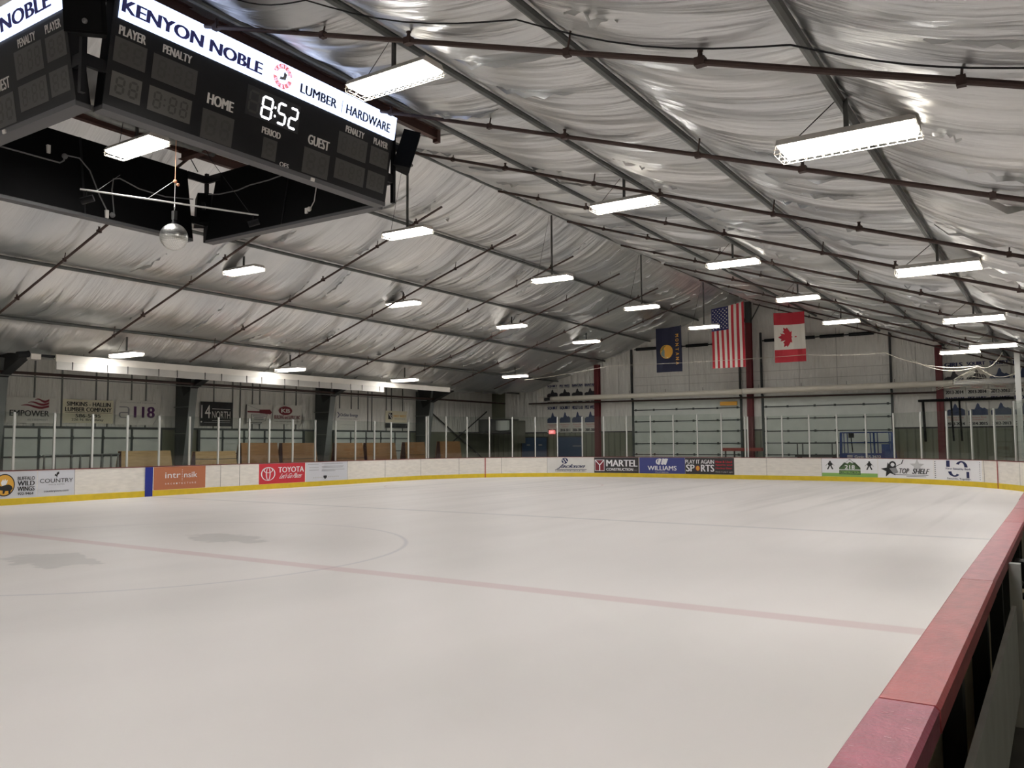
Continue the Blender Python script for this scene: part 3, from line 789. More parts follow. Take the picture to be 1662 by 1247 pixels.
# ------------------------------------------------------------------ near boards with the red cap
def near_boards():
    r = empty('near_boards', (12.98, -2, 0), 'near side boards topped by a wide scuffed red cap, seen from outside', 'dasher boards')
    MB().box((12.94, -12, 0), (12.958, YC, HB - .02), M_white).build('board_panel', r)
    MB().box((12.959, -12, .0), (12.972, YC, .96), M_boardback).build('back_sheet', r)
    MB().box((12.922, -12, 0), (12.94, YC, .2), M_yellow).build('kick_plate', r)
    def cap(y0, y1, m, dx0=0, dx1=0, nm='cap_rail', lab=None, w0=.165, w1=.165):
        n = max(2, int((y1 - y0) / .3)); mb = MB(); vs = []; fs = []
        for i in range(n + 1):
            t = i / n; y = y0 + (y1 - y0) * t; xa = 12.935 + dx0 + (dx1 - dx0) * t; w = w0 + (w1 - w0) * t
            pr = [(xa, HB - .02), (xa, HB + .022), (xa + .008, HB + .03), (xa + w - .012, HB + .03), (xa + w, HB + .018), (xa + w, HB - .045), (xa + w - .02, HB - .045), (xa + w - .02, HB - .02)]
            vs += [(x, y, z) for x, z in pr]
        k = 8
        for i in range(n):
            for j in range(k):
                j2 = (j + 1) % k; fs.append((i * k + j, (i + 1) * k + j, (i + 1) * k + j2, i * k + j2))
        fs += [tuple(range(k)), tuple(range((n + 1) * k - 1, n * k - 1, -1))]
        o = mb.add(vs, fs, m).build(nm, r)
        if lab: o['label'] = lab
        return o
    c = cap(-12, -6.08, M_capplum, 0, 0, lab='plum-red scratched cap piece nearest the viewer')
    s = MB(); rnd = random.Random(5)
    for k in range(26):
        x = 12.95 + rnd.random() * .12; y = -7.3 + rnd.random() * 1.15; a = rnd.uniform(-.4, .9); l = rnd.uniform(.008, .02)
        s.bar((x, y, HB + .0302), (x + l * math.cos(a), y + l * math.sin(a), HB + .0302), .0012, .0008, M_scratch)
    s.build('scratches', c)
    cap(-6.07, -3.62, M_capred, .002, -.002, lab='bright red cap piece beyond the plum one')
    cap(-3.61, .1, M_cappink, -.004, .012)
    cap(.11, 1.9, M_capred, .012, .02); cap(1.91, 3.6, M_cappink, .02, .018); cap(3.61, YC, M_capred, .012, 0)
    y = -8.9
    while y < 21:
        MB().box((12.974, y - .05, .24), (13.05, y + .05, HB - .03), M_steel if y > 8 else M_dark).build('frame_post', r); y += 1.33  # nearer steel posts take dark grey: shade behind the boards painted in
    MB().box((12.974, -12, .2), (13.08, YC, .245), M_boardback).build('bottom_rail', r)
    pl = MB(); pl.box((13.115, -11, .22), (13.14, -2.6, .75), M_plank); pl.build('back_plank', r)
    MB().box((13.105, -2.55, 0), (13.17, -2.47, 1.0), M_plank).build('gate_post', r); MB().box((13.1, -.35, 0), (13.15, -.28, 1.0), M_plank).build('gate_post', r)
    for y, z in ((-1.6, .86), (-1.25, .72), (-2.3, .55)):
        g = MB(); g.box((13.1, y - .09, z - .05), (13.16, y + .09, z + .05), M_black); g.tube([(13.15, y, z), (13.24, y + .02, z - .02)], .012, M_black, 6); g.tube([(13.13, y - .08, z - .12), (13.13, y + .1, z - .12)], .014, M_black, 6); g.build('gate_latch', r)
near_boards()
MB().box((13.2, -14, -.06), (XW, 10, -.02), M_rubber).build('floor_mat')
tag(bpy.data.objects['floor_mat'], 'dark rubber matting on the floor outside the near boards', 'floor mat')

# ------------------------------------------------------------------ banners on the left wall
def banner(y0, y1, z0, z1, bg, label, draw, cat='banner', group=None, mpf=LW, name='sponsor_banner', grommet=True):
    mp0 = mpf(y0); w, h = y1 - y0, z1 - z0
    mb = MB(); n = 8; vs = []; fs = []
    bil = lambda x, z: .05 + .012 * math.sin(x * 7 + z * 3)
    for i in range(n + 1):
        for j in range(4): vs.append(mp0(w * i / n, z0 + h * j / 3, bil(w * i / n, j)))
    fs = [(i * 4 + j, (i + 1) * 4 + j, (i + 1) * 4 + j + 1, i * 4 + j + 1) for i in range(n) for j in range(3)]
    mb.add(vs, fs, bg)
    o = mb.build(name); tag(o, label, cat, group)
    L = MB(); draw(L, lambda x, z, d=0: mp0(w * x, z0 + h * z, .067 + d * .002))
    if L.v: L.build('lettering', o)
    return o
M_banw = mat('banner_white', (208, 206, 198), .6)
M_bancream = mat('banner_cream', (214, 208, 182), .6)
M_banblk = mat('banner_black', (26, 26, 28), .6)
GB = 'sponsor banners hung along the left wall'
def d_emp(L, mp):
    for k in range(3):
        a, z = .28 + .14 * k, .66 + .12 * k; top = []; bot = []
        for i in range(9):
            t = i / 8; x = a + (.85 - a) * t; c = z + .05 * math.sin(math.pi * 2 * t + .4) - .0; th = .045 * min(1, .2 + 1.5 * t)
            top.append((x, c + th)); bot.append((x, c - th))
        L.poly(mp, top + bot[::-1], 0, M_maroonink)
    L.text(mp, 'EMPOWER', .06, .27, .86, .5, 0, M_ink, .02); L.text(mp, 'RETIREMENT', .42, .1, .84, .17, 0, M_inkgrey, .0)
banner(5.4, 7.05, 2.54, 3.42, M_banw, 'white banner with three maroon waves above dark capitals', d_emp, group=GB)
def d_sim(L, mp):
    L.text(mp, 'SIMKINS - HALLIN', .07, .72, .94, .9, 0, M_ink, .028); L.text(mp, 'LUMBER COMPANY', .04, .49, .96, .67, 0, M_ink, .028); L.rect(mp, .04, .44, .96, .455, 0, M_ink)
    L.text(mp, '586-5495', .24, .24, .74, .39, 0, M_dark, .02); L.text(mp, '226 N. Broadway', .17, .07, .8, .2, 0, M_dark, .01)
banner(7.29, 9.18, 2.57, 3.42, M_bancream, 'cream banner with five lines of black type', d_sim, group=GB)
def d_118(L, mp):
    L.text(mp, 'architecture and engineering', .1, .88, .95, .94, 0, M_inkgrey)
    L.line(mp, [(.08, .72), (.27, .72), (.3, .66), (.3, .3), (.12, .3), (.09, .36), (.09, .46), (.12, .5), (.3, .5)], .035, 0, M_inkgrey)
    L.text(mp, '118', .42, .3, .93, .76, 0, M_purple, .03)
banner(9.27, 11.0, 2.53, 3.47, M_banw, 'white banner with a grey letter and purple numerals', d_118, group=GB)
def d_14(L, mp):
    L.text(mp, '14', .02, .32, .3, .86, 0, M_lettwhite, .0); L.text(mp, 'NORTH', .35, .32, .92, .62, 0, M_lettwhite, .0); L.rect(mp, .35, .7, .92, .72, 0, M_lettwhite); L.rect(mp, .35, .22, .92, .24, 0, M_lettwhite); L.rect(mp, .1, .14, .92, .165, 0, M_inkgrey); L.disc(mp, .03, .17, .025, .035, 0, M_lettwhite, 10)
banner(12.95, 14.55, 2.54, 3.55, M_banblk, 'black banner with thin white numerals and lettering', d_14, group=GB)
def d_crane(L, mp):
    L.rect(mp, 0, .02, .03, .98, 0, M_ink); L.line(mp, [(.05, .95), (.6, .68)], .015, 0, M_inkgrey); L.rect(mp, .05, .58, .55, .66, 0, M_maroonink); L.poly(mp, [(.5, .56), (.92, .52), (.98, .62), (.9, .76), (.5, .74)], 0, M_maroonink)
    L.line(mp, [(.2, .5), (.8, .52), (.72, .16), (.2, .14), (.2, .5)], .015, 0, M_ink)
    for k, (a, b) in enumerate(((.24, .74), (.3, .66), (.3, .66))): L.rect(mp, a, .4 - .09 * k, b, .44 - .09 * k, 0, M_inkgrey)
    L.rect(mp, .06, .05, .6, .09, 0, M_ink); L.rect(mp, .12, -.0, .55, .03, 0, M_inkgrey)
banner(15.24, 16.7, 2.66, 3.52, M_banw, 'white banner with a maroon crane drawing above small print', d_crane, group=GB)
def d_kb(L, mp):
    L.disc(mp, .42, .7, .24, .23, 0, M_maroonink); L.text(mp, 'KB', .27, .6, .58, .8, 1, M_lettwhite, .03); L.text(mp, 'BUILDING and SUPPLY, INC', .04, .24, .94, .46, 0, M_maroonink, .02); L.text(mp, 'www.kbbuildingandsupply.com', .04, .1, .92, .17, 0, M_dark)
banner(16.74, 18.42, 2.68, 3.55, M_banw, 'white banner with a maroon oval emblem', d_kb, group=GB)
def d_ons(L, mp):
    L.ring(mp, .04, .7, .1, .14, .03, 0, M_navy, -80, 80); L.text(mp, 'OnSite Energy', .17, .6, .9, .78, 0, M_navy, .02); L.text(mp, 'INNOVATIVE ENERGY SERVICES', .17, .5, .9, .55, 0, M_inkgrey); L.rect(mp, .2, .24, .85, .25, 0, M_inkgrey)
banner(20.62, 22.32, 2.45, 3.5, M_banw, 'white banner with navy lettering beside a column', d_ons, group=GB)
def d_fw(L, mp):
    L.rect(mp, 0, 0, 1, .27, 0, M_dark); L.rect(mp, 0, .27, 1, .3, 0, M_lettwhite); L.rect(mp, .12, .5, .3, .88, 0, M_ink); L.line(mp, [(.14, .85), (.28, .53)], .04, 1, M_lettwhite); L.line(mp, [(.2, .86), (.29, .66)], .02, 1, M_lettwhite); L.text(mp, 'FIRST WEST', .36, .64, .92, .76, 0, M_gold, .02); L.text(mp, 'INSURANCE', .4, .5, .9, .57, 0, M_inkgrey)
banner(24.2, 25.95, 2.6, 3.5, M_bancream, 'cream and dark grey banner with a black square emblem', d_fw, group=GB)
# championship banners on the end wall
def champ(title, sub, years, tint, row):
    def d(L, mp):
        L.text(mp, title, .06, .84, .94, .965, 0, M_navy, .06)
        if sub: L.text(mp, sub, .1, .79, .9, .83, 0, M_ink)
        L.poly(mp, [(.04, .5), (.2, .56), (.34, .55), (.4, .62), (.44, .70), (.5, .76), (.57, .7), (.6, .63), (.72, .58), (.8, .6), (.95, .54), (.96, .36), (.04, .36)], 0, tint)
        L.text(mp, 'Montana State', .12, .27, .88, .32, 0, M_redink); L.text(mp, 'Champions', .25, .19, .75, .24, 0, M_redink); L.text(mp, years, .07, .04, .93, .14, 0, M_ink, .06)
    return d
M_tint = mat('print_slate', (62, 74, 104), .6); M_tint2 = mat('print_charcoal', (48, 46, 50), .6)
GC = 'championship banners on the end wall'
x0 = -12.08
for k, (t, s, yr) in enumerate((('SQUIRT', 'STATE CHAMPIONS', '2012-2013'), ('PEE WEE', 'STATE CHAMPIONS', '2010-2011'), ('BANTAM', 'STATE CHAMPIONS', '2008-2009'), ('BANTAM', 'STATE CHAMPIONS', '2009-2010'))):
    banner(x0 + .84 * k, x0 + .84 * k + .79, 4.02, 5.22, M_banw, 'white championship banner, %s from left in the upper row at the blue doors' % ORD[k], champ(t, s, yr, M_tint2, 0), 'banner', GC, EW, 'championship_banner')
for k, (t, s, yr) in enumerate((('SQUIRT', '', '2011-2012'), ('SQUIRT', '', '2010-2011'), ('MIDGET U-18', '', '2006-2007'), ('PEE WEE', '', '2005-2006'))):
    banner(x0 + .84 * k, x0 + .84 * k + .79, 2.36, 3.96, M_banw, 'white championship banner, %s from left in the lower row at the blue doors' % ORD[k], champ(t, s, yr, M_tint, 1), 'banner', GC, EW, 'championship_banner')
for k, (t, s, yr) in enumerate((('GIRLS', 'U-16', '2013-2014'), ('SQUIRT', 'STATE CHAMPIONS', '2013-2014'), ('SQUIRT', 'STATE CHAMPIONS', '2012-2013'), ('PEE WEE', 'STATE CHAMPIONS', '2011-2012'))):
    banner(9.06 + .9 * k, 9.06 + .9 * k + .85, 3.82, 5.36, M_banw, 'white championship banner, %s from left in the upper row right of the last red column' % ORD[k], champ(t, s, yr, M_tint2 if k < 2 else M_tint, 0), 'banner', GC, EW, 'championship_banner')
for k, (t, s, yr) in enumerate((('BANTAM', '', '2013-2014'), ('PEE WEE', '', '2014-2015'), ('PEE WEE', '', '2012-2013'), ('MIDGET', '', '2013-2014'))):
    banner(9.06 + .9 * k, 9.06 + .9 * k + .85, 2.40, 3.78, M_banw, 'white championship banner, %s from left in the lower row right of the last red column' % ORD[k], champ(t, s, yr, M_tint, 1), 'banner', GC, EW, 'championship_banner')
# ------------------------------------------------------------------ fluorescent fixtures
def make_lamp(rod):
    r = empty('ceiling_lamp', (0, 0, 0), 'x', 'lamp')
    h = MB(); a, b = .67, .215
    h.hexa([(-a, -b, 0), (a, -b, 0), (a, b, 0), (-a, b, 0), (-a, -b * .75, .075), (a, -b * .75, .075), (a, b * .75, .075), (-a, b * .75, .075)], M_housing); h.build('housing', r)
    l = MB(); l.hexa([(-a + .03, -b + .035, -.035), (a - .03, -b + .035, -.035), (a - .03, b - .035, -.035), (-a + .03, b - .035, -.035), (-a + .015, -b + .012, -.001), (a - .015, -b + .012, -.001), (a - .015, b - .012, -.001), (-a + .015, b - .012, -.001)], M_lensside); l.m[-6] = l.mi(M_lens)
    l.build('lens', r)
    w = MB(); rw = .0035
    for k in range(15):
        x = -a + .04 + (2 * a - .08) * k / 14
        w.tube([(x, -b - .005, .0), (x, -b + .03, -.085), (x, b - .03, -.085), (x, b + .005, 0)], rw, M_wire, 4)
    for y, z in ((-b + .03, -.085), (-b * .3, -.085), (b * .3, -.085), (b - .03, -.085), (-b + .01, -.045), (b - .01, -.045)):
        w.tube([(-a - .02, y, z), (a + .02, y, z)], rw, M_wire, 4)
    for s in (-1, 1):
        w.tube([(s * (a + .02), -b + .03, -.085), (s * (a + .02), b - .03, -.085)], rw, M_wire, 4)
        for y in (-b + .03, 0, b - .03): w.tube([(s * (a + .02), y, -.085), (s * a, y, .01)], rw, M_wire, 4)
    w.build('wire_guard', r)
    MB().box((-.022, -.022, .07), (.022, .022, rod), M_rod).build('hanger_rod', r)
    MB().tube([(-.55, 0, .07), (-.08, 0, rod + .02)], .006, M_black, 4).build('power_cord', r)
    return r
ROWS = [('right eave', 11.71, 4.87, .42, [.2, 7.83, 15.25, 22.51]),
        ('right slope', 6.31, 6.55, .5, [-.64, 6.29, 12.94, 19.55, 26.12]),
        ('ridge', 0.0, 7.04, 2.05, [-.26, 7.06, 14.17, 21.05, 27.86]),
        ('left slope', -5.9, 6.75, .42, [6.84, 13.79, 20.81, 27.51]),
        ('left eave', -11.6, 4.7, .55, [6.88, 13.72, 20.54])]
WH_ = {'right eave': 'row along the right eave', 'right slope': 'row on the right slope', 'ridge': 'row hung from the ridge', 'left slope': 'row on the left slope', 'left eave': 'row above the left heater'}
for nm, x, z, rod, ys in ROWS:
    p = None
    for i, y in enumerate(ys):
        if p is None: p = make_lamp(rod); o = p; o.location = (x, y, z)
        else: o = copy_tree(p, (x, y, z))
        o['label'] = 'lit fluorescent lamp, %s from the viewer in the %s' % (ORD[i], WH_[nm]); o['group'] = 'fluorescent lamps under the roof'
    # the same rows carry on over the end of the rink behind the viewer
    for y in ((-7.3, -13.6) if nm in ('right slope', 'left slope', 'ridge') else (-7.0, -0.3, -13.6) if nm == 'left eave' else (-13.6, -7.0)):
        o = copy_tree(p, (x, y, z)); o['label'] = 'lit fluorescent lamp above the rink behind the viewer'; o['group'] = 'lamps behind the viewer'
p = make_lamp(.62); p.location = (-9.76, 27.0, 5.2); p['group'] = 'fluorescent lamps under the roof'; p['label'] = 'lit fluorescent lamp nearest the blue doors in the far left corner'
o = copy_tree(p, (10.33, 27.46, 5.2)); o['label'] = 'lit fluorescent lamp just above the girls championship banner'
o['group'] = 'fluorescent lamps under the roof'
for q in (p, o):
    pass

# ------------------------------------------------------------------ scoreboard
SEG = {'0': 'abcdef', '1': 'bc', '2': 'abged', '3': 'abgcd', '4': 'fgbc', '5': 'afgcd', '6': 'afgedc', '7': 'abc', '8': 'abcdefg', '9': 'abcdfg'}
def seg7(L, mp, ch, x0, z0, x1, z1, w, d, m, slant=.06):
    h = z1 - z0; W = x1 - x0
    def pt(x, z): return (x + slant * (z - z0), z)
    zm = (z0 + z1) / 2; g = w * .15
    def H(z): L.poly(mp, [pt(x0 + w * .5 + g, z), pt(x0 + w + g, z + w / 2), pt(x1 - w - g, z + w / 2), pt(x1 - w * .5 - g, z), pt(x1 - w - g, z - w / 2), pt(x0 + w + g, z - w / 2)], d, m)
    def V(x, a, b): L.poly(mp, [pt(x, a + g), pt(x + w / 2, a + w / 2 + g), pt(x + w / 2, b - w / 2 - g), pt(x, b - g), pt(x - w / 2, b - w / 2 - g), pt(x - w / 2, a + w / 2 + g)], d, m)
    for c in SEG[ch]:
        if c == 'a': H(z1 - w / 2)
        if c == 'g': H(zm)
        if c == 'd': H(z0 + w / 2)
        if c == 'f': V(x0 + w / 2, zm, z1 - w / 2)
        if c == 'b': V(x1 - w / 2, zm, z1 - w / 2)
        if c == 'e': V(x0 + w / 2, z0 + w / 2, zm)
        if c == 'c': V(x1 - w / 2, z0 + w / 2, zm)
ZB, ZT = 6.2, 7.83
TILT = .165
def tmap(origin, right, out):
    """face of the scoreboard: x along it, z world height, leaning out towards its top"""
    o, r, n = Vector(origin), Vector(right), Vector(out)
    return lambda x, z, d=0.0: o + r * x + Vector((0, 0, z)) + n * (d + (z - ZB) * TILT)
def display(root, mp, sign='lumber'):
    XA, XB = -2.68, 2.84
    fz = lambda z: 6.2 + (z - 6.2) * .918
    def cv(x0, z0, x1, z1):
        s = ((z0 + z1) / 2 - 6.2) / 1.77; f = lambda x: x - s * (.21 + .025 * x)
        return f(x0), fz(z0), f(x1), fz(z1)
    P = MB().slab(mp, XA, ZB + .06, XB, ZT, -.2, 0, M_panelblk)
    P.slab(mp, XA + .02, ZB + .02, XB - .02, ZT - .02, -.206, -.2, M_backblk)
    p = P.build('display_panel', root)
    R = MB(); R.slab(mp, XA, ZB, XB, ZB + .07, -.2, .012, M_rim); R.build('bottom_rim', p)
    S = MB().slab(mp, XA + .07, 7.42, XB + .0, ZT - .005, .0, .035, M_sign); S.build('lit_sign_strip', p)
    d = .038
    def put(t, box, m, bold, dd, name='lettering'):
        a, b, c, e = cv(*box); MB().text(mp, t, a, b, c, e, dd, m, bold).build(name, p)
    if sign == 'lumber':
        put('KENYON NOBLE', (-2.47, 7.615, -.09, 7.805), M_signblue, .045, d)
        T = MB(); cx0, cz0 = .32 - .19, 7.62; R0 = .19
        T.disc(mp, cx0, cz0, R0, R0, d, M_signred, 40); T.disc(mp, cx0, cz0, .12, .12, d + .001, M_sign, 32); T.rect(mp, cx0 - .25, cz0 - .03, cx0 + .25, cz0 + .04, d + .0015, M_sign)
        T.poly(mp, [(cx0 + a, cz0 + b) for a, b in ((-.06, -.06), (.06, -.04), (.08, .05), (.02, .08), (.01, .02), (-.04, .01))], d + .0025, M_inkgrey); T.disc(mp, cx0 - .02, cz0 + .02, .035, .035, d + .003, M_sign, 12)
        for word, a0, st, flip in (('KENYON', 152, -25, -1), ('NOBLE', 214, 28, 1)):
            for k, c in enumerate(word):
                a = math.radians(a0 + st * k); cx, cz = cx0 + .156 * math.cos(a), cz0 + .156 * math.sin(a); b = a + flip * math.pi / 2; ca, sa = math.cos(b), math.sin(b)
                q = lambda x, z, dd, cx=cx, cz=cz, ca=ca, sa=sa: mp(cx + ca * x - sa * z, cz + sa * x + ca * z, dd)
                T.text(q, c, -.02, -.025, .02, .025, d + .002, M_sign)
        T.build('emblem', p)
        put('LUMBER', (.7, 7.62, 1.54, 7.78), M_navy, .03, d); put('HARDWARE', (1.77, 7.62, 2.93, 7.79), M_navy, .03, d)
        a, b, c, e = cv(1.662, 7.59, 1.672, 7.82); MB().rect(mp, a, b, c, e, d, M_navy).build('divider', p)
    else:
        put('KENYON NOBLE', (-.35, 7.61, 2.86, 7.82), M_signblue, .045, d)
    d = .004
    for t, a, b, z0, z1 in (('PLAYER', -2.48, -2.08, 7.31, 7.44), ('PENALTY', -1.82, -1.35, 7.32, 7.44), ('HOME', -1.07, -.6, 6.84, 7.01), ('PERIOD', -.05, .33, 6.71, 6.82), ('GUEST', .92, 1.41, 6.83, 7.0), ('PENALTY', 1.8, 2.27, 7.31, 7.43), ('PLAYER', 2.52, 2.91, 7.31, 7.43)):
        put(t, (a, z0, b, z1), M_lettwhite, .05, d)
    put('OES', (.32, 6.27, .51, 6.35), M_lettwhite, .02, d)
    MB().slab(mp, .98, 6.2, 1.06, 6.25, .012, .03, M_lettwhite).build('latch', p)
    def window(x0, z0, x1, z1, digits, m=M_win, name='digit_window'):
        x0, z0, x1, z1 = cv(x0, z0, x1, z1)
        w = MB().slab(mp, x0, z0, x1, z1, 0, .003, m)
        H = z1 - z0; dz = H * .14
        tot = sum(1.0 if c != ':' else .35 for c in digits); cw = (x1 - x0) * .88 / tot; x = x0 + (x1 - x0) * .06
        for c in digits:
            if c == ':':
                for zz in (.38, .62): w.disc(mp, x + cw * .17, z0 + H * zz, .016, .016, .0045, M_ghost, 10)
                x += cw * .35
            else:
                seg7(w, mp, '8', x + cw * .14, z0 + dz, x + cw * .86, z1 - dz, min(.045, cw * .17), .0045, M_ghost); x += cw
        w.build(name, p)
    window(-2.54, 6.92, -2.07, 7.27, '88', M_winP); window(-2.57, 6.43, -2.13, 6.78, '88')
    window(-1.97, 6.89, -1.26, 7.26, '8:88', M_winP); window(-2.02, 6.42, -1.34, 6.78, '8:88')
    window(-1.16, 6.29, -.6, 6.75, '88', M_winP); window(-.03, 6.31, .25, 6.66, '8', M_winP); window(.82, 6.31, 1.4, 6.76, '88', M_winP)
    window(1.62, 6.88, 2.34, 7.28, '8:88', M_winP); window(1.55, 6.41, 2.28, 6.78, '8:88', M_winP); window(2.44, 6.92, 2.92, 7.26, '88', M_winP); window(2.36, 6.43, 2.82, 6.78, '88', M_winP)
    a, b, c, e = cv(-.36, 6.92, .72, 7.4); MB().slab(mp, a, b, c, e, 0, .003, M_clockwin).build('clock_window', p)
    a, b, c, e = cv(-.33, 6.97, -.12, 7.34); g = MB(); seg7(g, mp, '8', a, b, c, e, .035, .0045, M_ghost); g.build('unlit_digit', p)
    for ch, a, b in (('8', -.085, .14), ('5', .235, .425), ('2', .475, .665)):
        a, z0, b, z1 = cv(a, 6.95, b, 7.33); D = MB(); seg7(D, mp, ch, a, z0, b, z1, .036, .012, M_digit); D.build('lit_digit', p)
    D = MB()
    for z in (7.06, 7.2):
        a, z0, b, z1 = cv(.17 + .06 * (z - 6.95), z - .02, .21 + .06 * (z - 6.95), z + .02); D.disc(mp, (a + b) / 2, (z0 + z1) / 2, .018, .02, .012, M_digit, 12)
    D.build('lit_colon', p)
    return p
M_clockwin = mat('clock_glass', (36, 36, 38), .4)
sb = empty('scoreboard', (.3, .12, ZB), 'black four-sided hanging scoreboard with a lit sign strip and clock', 'scoreboard')
XP, XM, YM, YP = 3.03, -2.42, -2.93, 2.97
pB = display(sb, tmap((XP, 0, 0), (0, 1, 0), (1, 0, 0)))
pA = display(sb, tmap((.04, YM, 0), (1, 0, 0), (0, -1, 0)), 'kenyon')
pA['label'] = 'left-hand face of the scoreboard, mostly outside the picture'
pB['label'] = 'face of the scoreboard turned to the ice with the clock lit'
def back_panel(mp, a=-2.75, b=2.75):
    P = MB().slab(mp, a, ZB + .06, b, ZT, -.2, 0, M_backblk); p = P.build('display_panel', sb)
    R = MB(); R.slab(mp, a, ZB, b, ZB + .07, -.2, .012, M_rim); R.build('bottom_rim', p)
    S = MB(); S.slab(mp, -.02, ZB + .07, .02, ZT, -.215, -.2, M_panelblk); S.build('panel_joint', p)
    return p
pC = back_panel(tmap((XM, .1, 0), (0, -1, 0), (-1, 0, 0)), -2.42, 2.75)
pD = back_panel(tmap((.3, YP, 0), (-1, 0, 0), (0, 1, 0)), -2.55, 2.45)
# corner brackets that tie the four panels together
for x, y, sx, sy in ((XP, YM, 1, -1), (XP, YP, 1, 1), (XM, YM, -1, -1), (XM, YP, -1, 1)):
    b = MB(); cx, cy = x + sx * .05, y + sy * .05
    b.box((cx - .035, cy - .035, ZB + .1), (cx + .035, cy + .035, ZT + .05), M_black)
    for z in (ZB + .55, ZT - .1):
        b.bar((cx, cy, z), (cx + sx * .0, cy - sy * .5, z), .06, .16, M_black); b.bar((cx, cy, z), (cx - sx * .5, cy - sy * .0, z), .06, .16, M_black)
    b.build('corner_bracket', sb)
cd = MB()
def onC(pts): return [(XM + .215 - (z - ZB) * TILT, y, z) for y, z in pts]
def onD(pts): return [(x, YP - .215 + (z - ZB) * TILT, z) for x, z in pts]
cd.tube(onC([(-2.2, 7.28), (-1.45, 7.17), (-.34, 7.17), (-.26, 7.24), (-.24, 7.34)]), .016, M_cable, 6)
cd.tube(onC([(-.22, 7.36), (.05, 7.38), (.25, 7.18), (.42, 6.7), (.58, 6.37)]), .014, M_cable, 6)
cd.tube(onC([(.7, 6.38), (.69, 6.9), (.74, 7.14), (.88, 7.19), (1.3, 7.08), (1.9, 7.06), (2.6, 7.18)]), .014, M_cable, 6)
cd.build('conduit', pC)
for y, z in ((-.24, 7.33), (.66, 6.36)): MB().sphere(onC([(y, z)])[0], .055, M_cable, 12, 8).build('junction_box', pC)
for y, z in ((.54, 6.35), (-.55, 7.38)):
    q = Vector(onC([(y, z)])[0]); MB().box(q - Vector((.03, .03, .08)), q + Vector((.03, .03, .08)), M_lettwhite).build('outlet', pC)
MB().tube(onD([(-2.3, 7.36), (-1.9, 7.3), (-1.3, 7.28), (-.9, 7.33), (-.3, 7.33), (.3, 7.38), (.9, 7.45)]), .014, M_cable, 6).build('conduit', pD)
MB().tube(onD([(1.19, 7.1), (1.19, 6.6), (1.12, 6.48)]), .012, M_lettwhite, 6).build('cord', pD)
q = Vector(onD([(1.08, 6.45)])[0]); MB().sphere(q, .05, M_lettwhite, 12, 8).box(q - Vector((.1, .03, .08)), q + Vector((-.04, .03, .03)), M_lettwhite).build('outlet', pD)
# steel that carries it
def steel_beam(a, b, w, h, label):
    a, b = Vector(a), Vector(b)
    mb = MB(); d = (b - a).normalized()
    mb.bar(a, b, .012, h, M_beam)
    for s in (-1, 1): mb.bar(a + Vector((0, 0, s * h / 2)), b + Vector((0, 0, s * h / 2)), w, .014, M_beam)
    return tag(mb.build('steel_beam'), label, 'beam', 'brown steel beams above the scoreboard')
o_ = steel_beam((3.12, -4.2, 8.0), (3.12, 4.3, 8.0), .12, .18, 'brown steel beam running above the lit face of the scoreboard')
e_ = MB().box((3.06, 4.24, 7.84), (3.18, 4.34, 8.1), M_beam); e_.build('end_bracket', o_)
steel_beam((-2.1, -4.2, 8.13), (-2.1, 4.5, 8.13), .12, .18, 'brown steel beam running above the back of the scoreboard')
steel_beam((-2.1, 2.1, 7.95), (3.05, 2.1, 7.98), .16, .16, 'brown steel cross beam above the far side of the scoreboard')
steel_beam((-2.1, -2.1, 7.95), (3.05, -2.1, 7.98), .12, .16, 'brown steel cross beam above the near side of the scoreboard')
hb = MB()
for x in (XM + .1, XP - .1):
    for y in (YM + .3, YP - .3): hb.tube([(x, y, ZT - .02), (x * .9 + .1, y * .8, 8.06)], .012, M_black, 5)
hb.build('suspension_rod', sb)
mb = MB(); pts = [(-1.35, -1.9 + .25 * k, 7.95 + .02 * math.sin(k * 1.3)) for k in range(18)]
mb.tube(pts, [.1 + .012 * math.sin(k * 2.1) for k in range(18)], M_steel, 12)
tag(mb.build('flexible_duct', smooth=True), 'silver flexible duct lying inside the top of the scoreboard', 'duct')
def corner_speaker(c, ax, tilt, label):
    """a cabinet hung at a corner of the scoreboard, its front leaning down"""
    c = Vector(c); r = empty('speaker', c, label, 'speaker', 'black loudspeakers at the scoreboard corners')
    f = Vector((math.cos(ax), math.sin(ax), 0)); s = Vector((-f.y, f.x, 0)); u = Vector((0, 0, 1)); fd = (f - u * tilt).normalized(); ud = s.cross(fd) * -1; ud = ud if ud.z > 0 else -ud
    def bx(a0, a1, b0, b1, c0, c1, taper=1):
        vs = []
        for q in (c0, c1):
            for (i, j) in ((a0, b0), (a1, b0), (a1, b1), (a0, b1)):
                k = taper if i == a0 else 1; vs.append(c + fd * i + s * (j * k) + ud * q)
        return vs
    MB().hexa(bx(-.14, .18, -.25, .25, -.36, .36, .6), M_backblk).build('cabinet', r)
    MB().hexa(bx(.18, .19, -.2, .2, -.33, .33), M_backblk).build('grille', r)
    MB().sphere(c + fd * .19 - ud * .22, .035, M_cable, 10, 6).build('badge', r)
    MB().bar(c - fd * .1, c - fd * .3, .08, .12, M_black).build('mount', r)
corner_speaker((3.42, -3.12, 7.3), math.radians(-45), .3, 'black loudspeaker hung between the two near faces of the scoreboard')
corner_speaker((3.22, 3.2, 7.32), math.radians(45), .3, 'black loudspeaker hung off the far end of the lit scoreboard face')
corner_speaker((-2.52, 3.02, 7.05), math.radians(135), .2, 'black loudspeaker inside the far corner of the scoreboard')

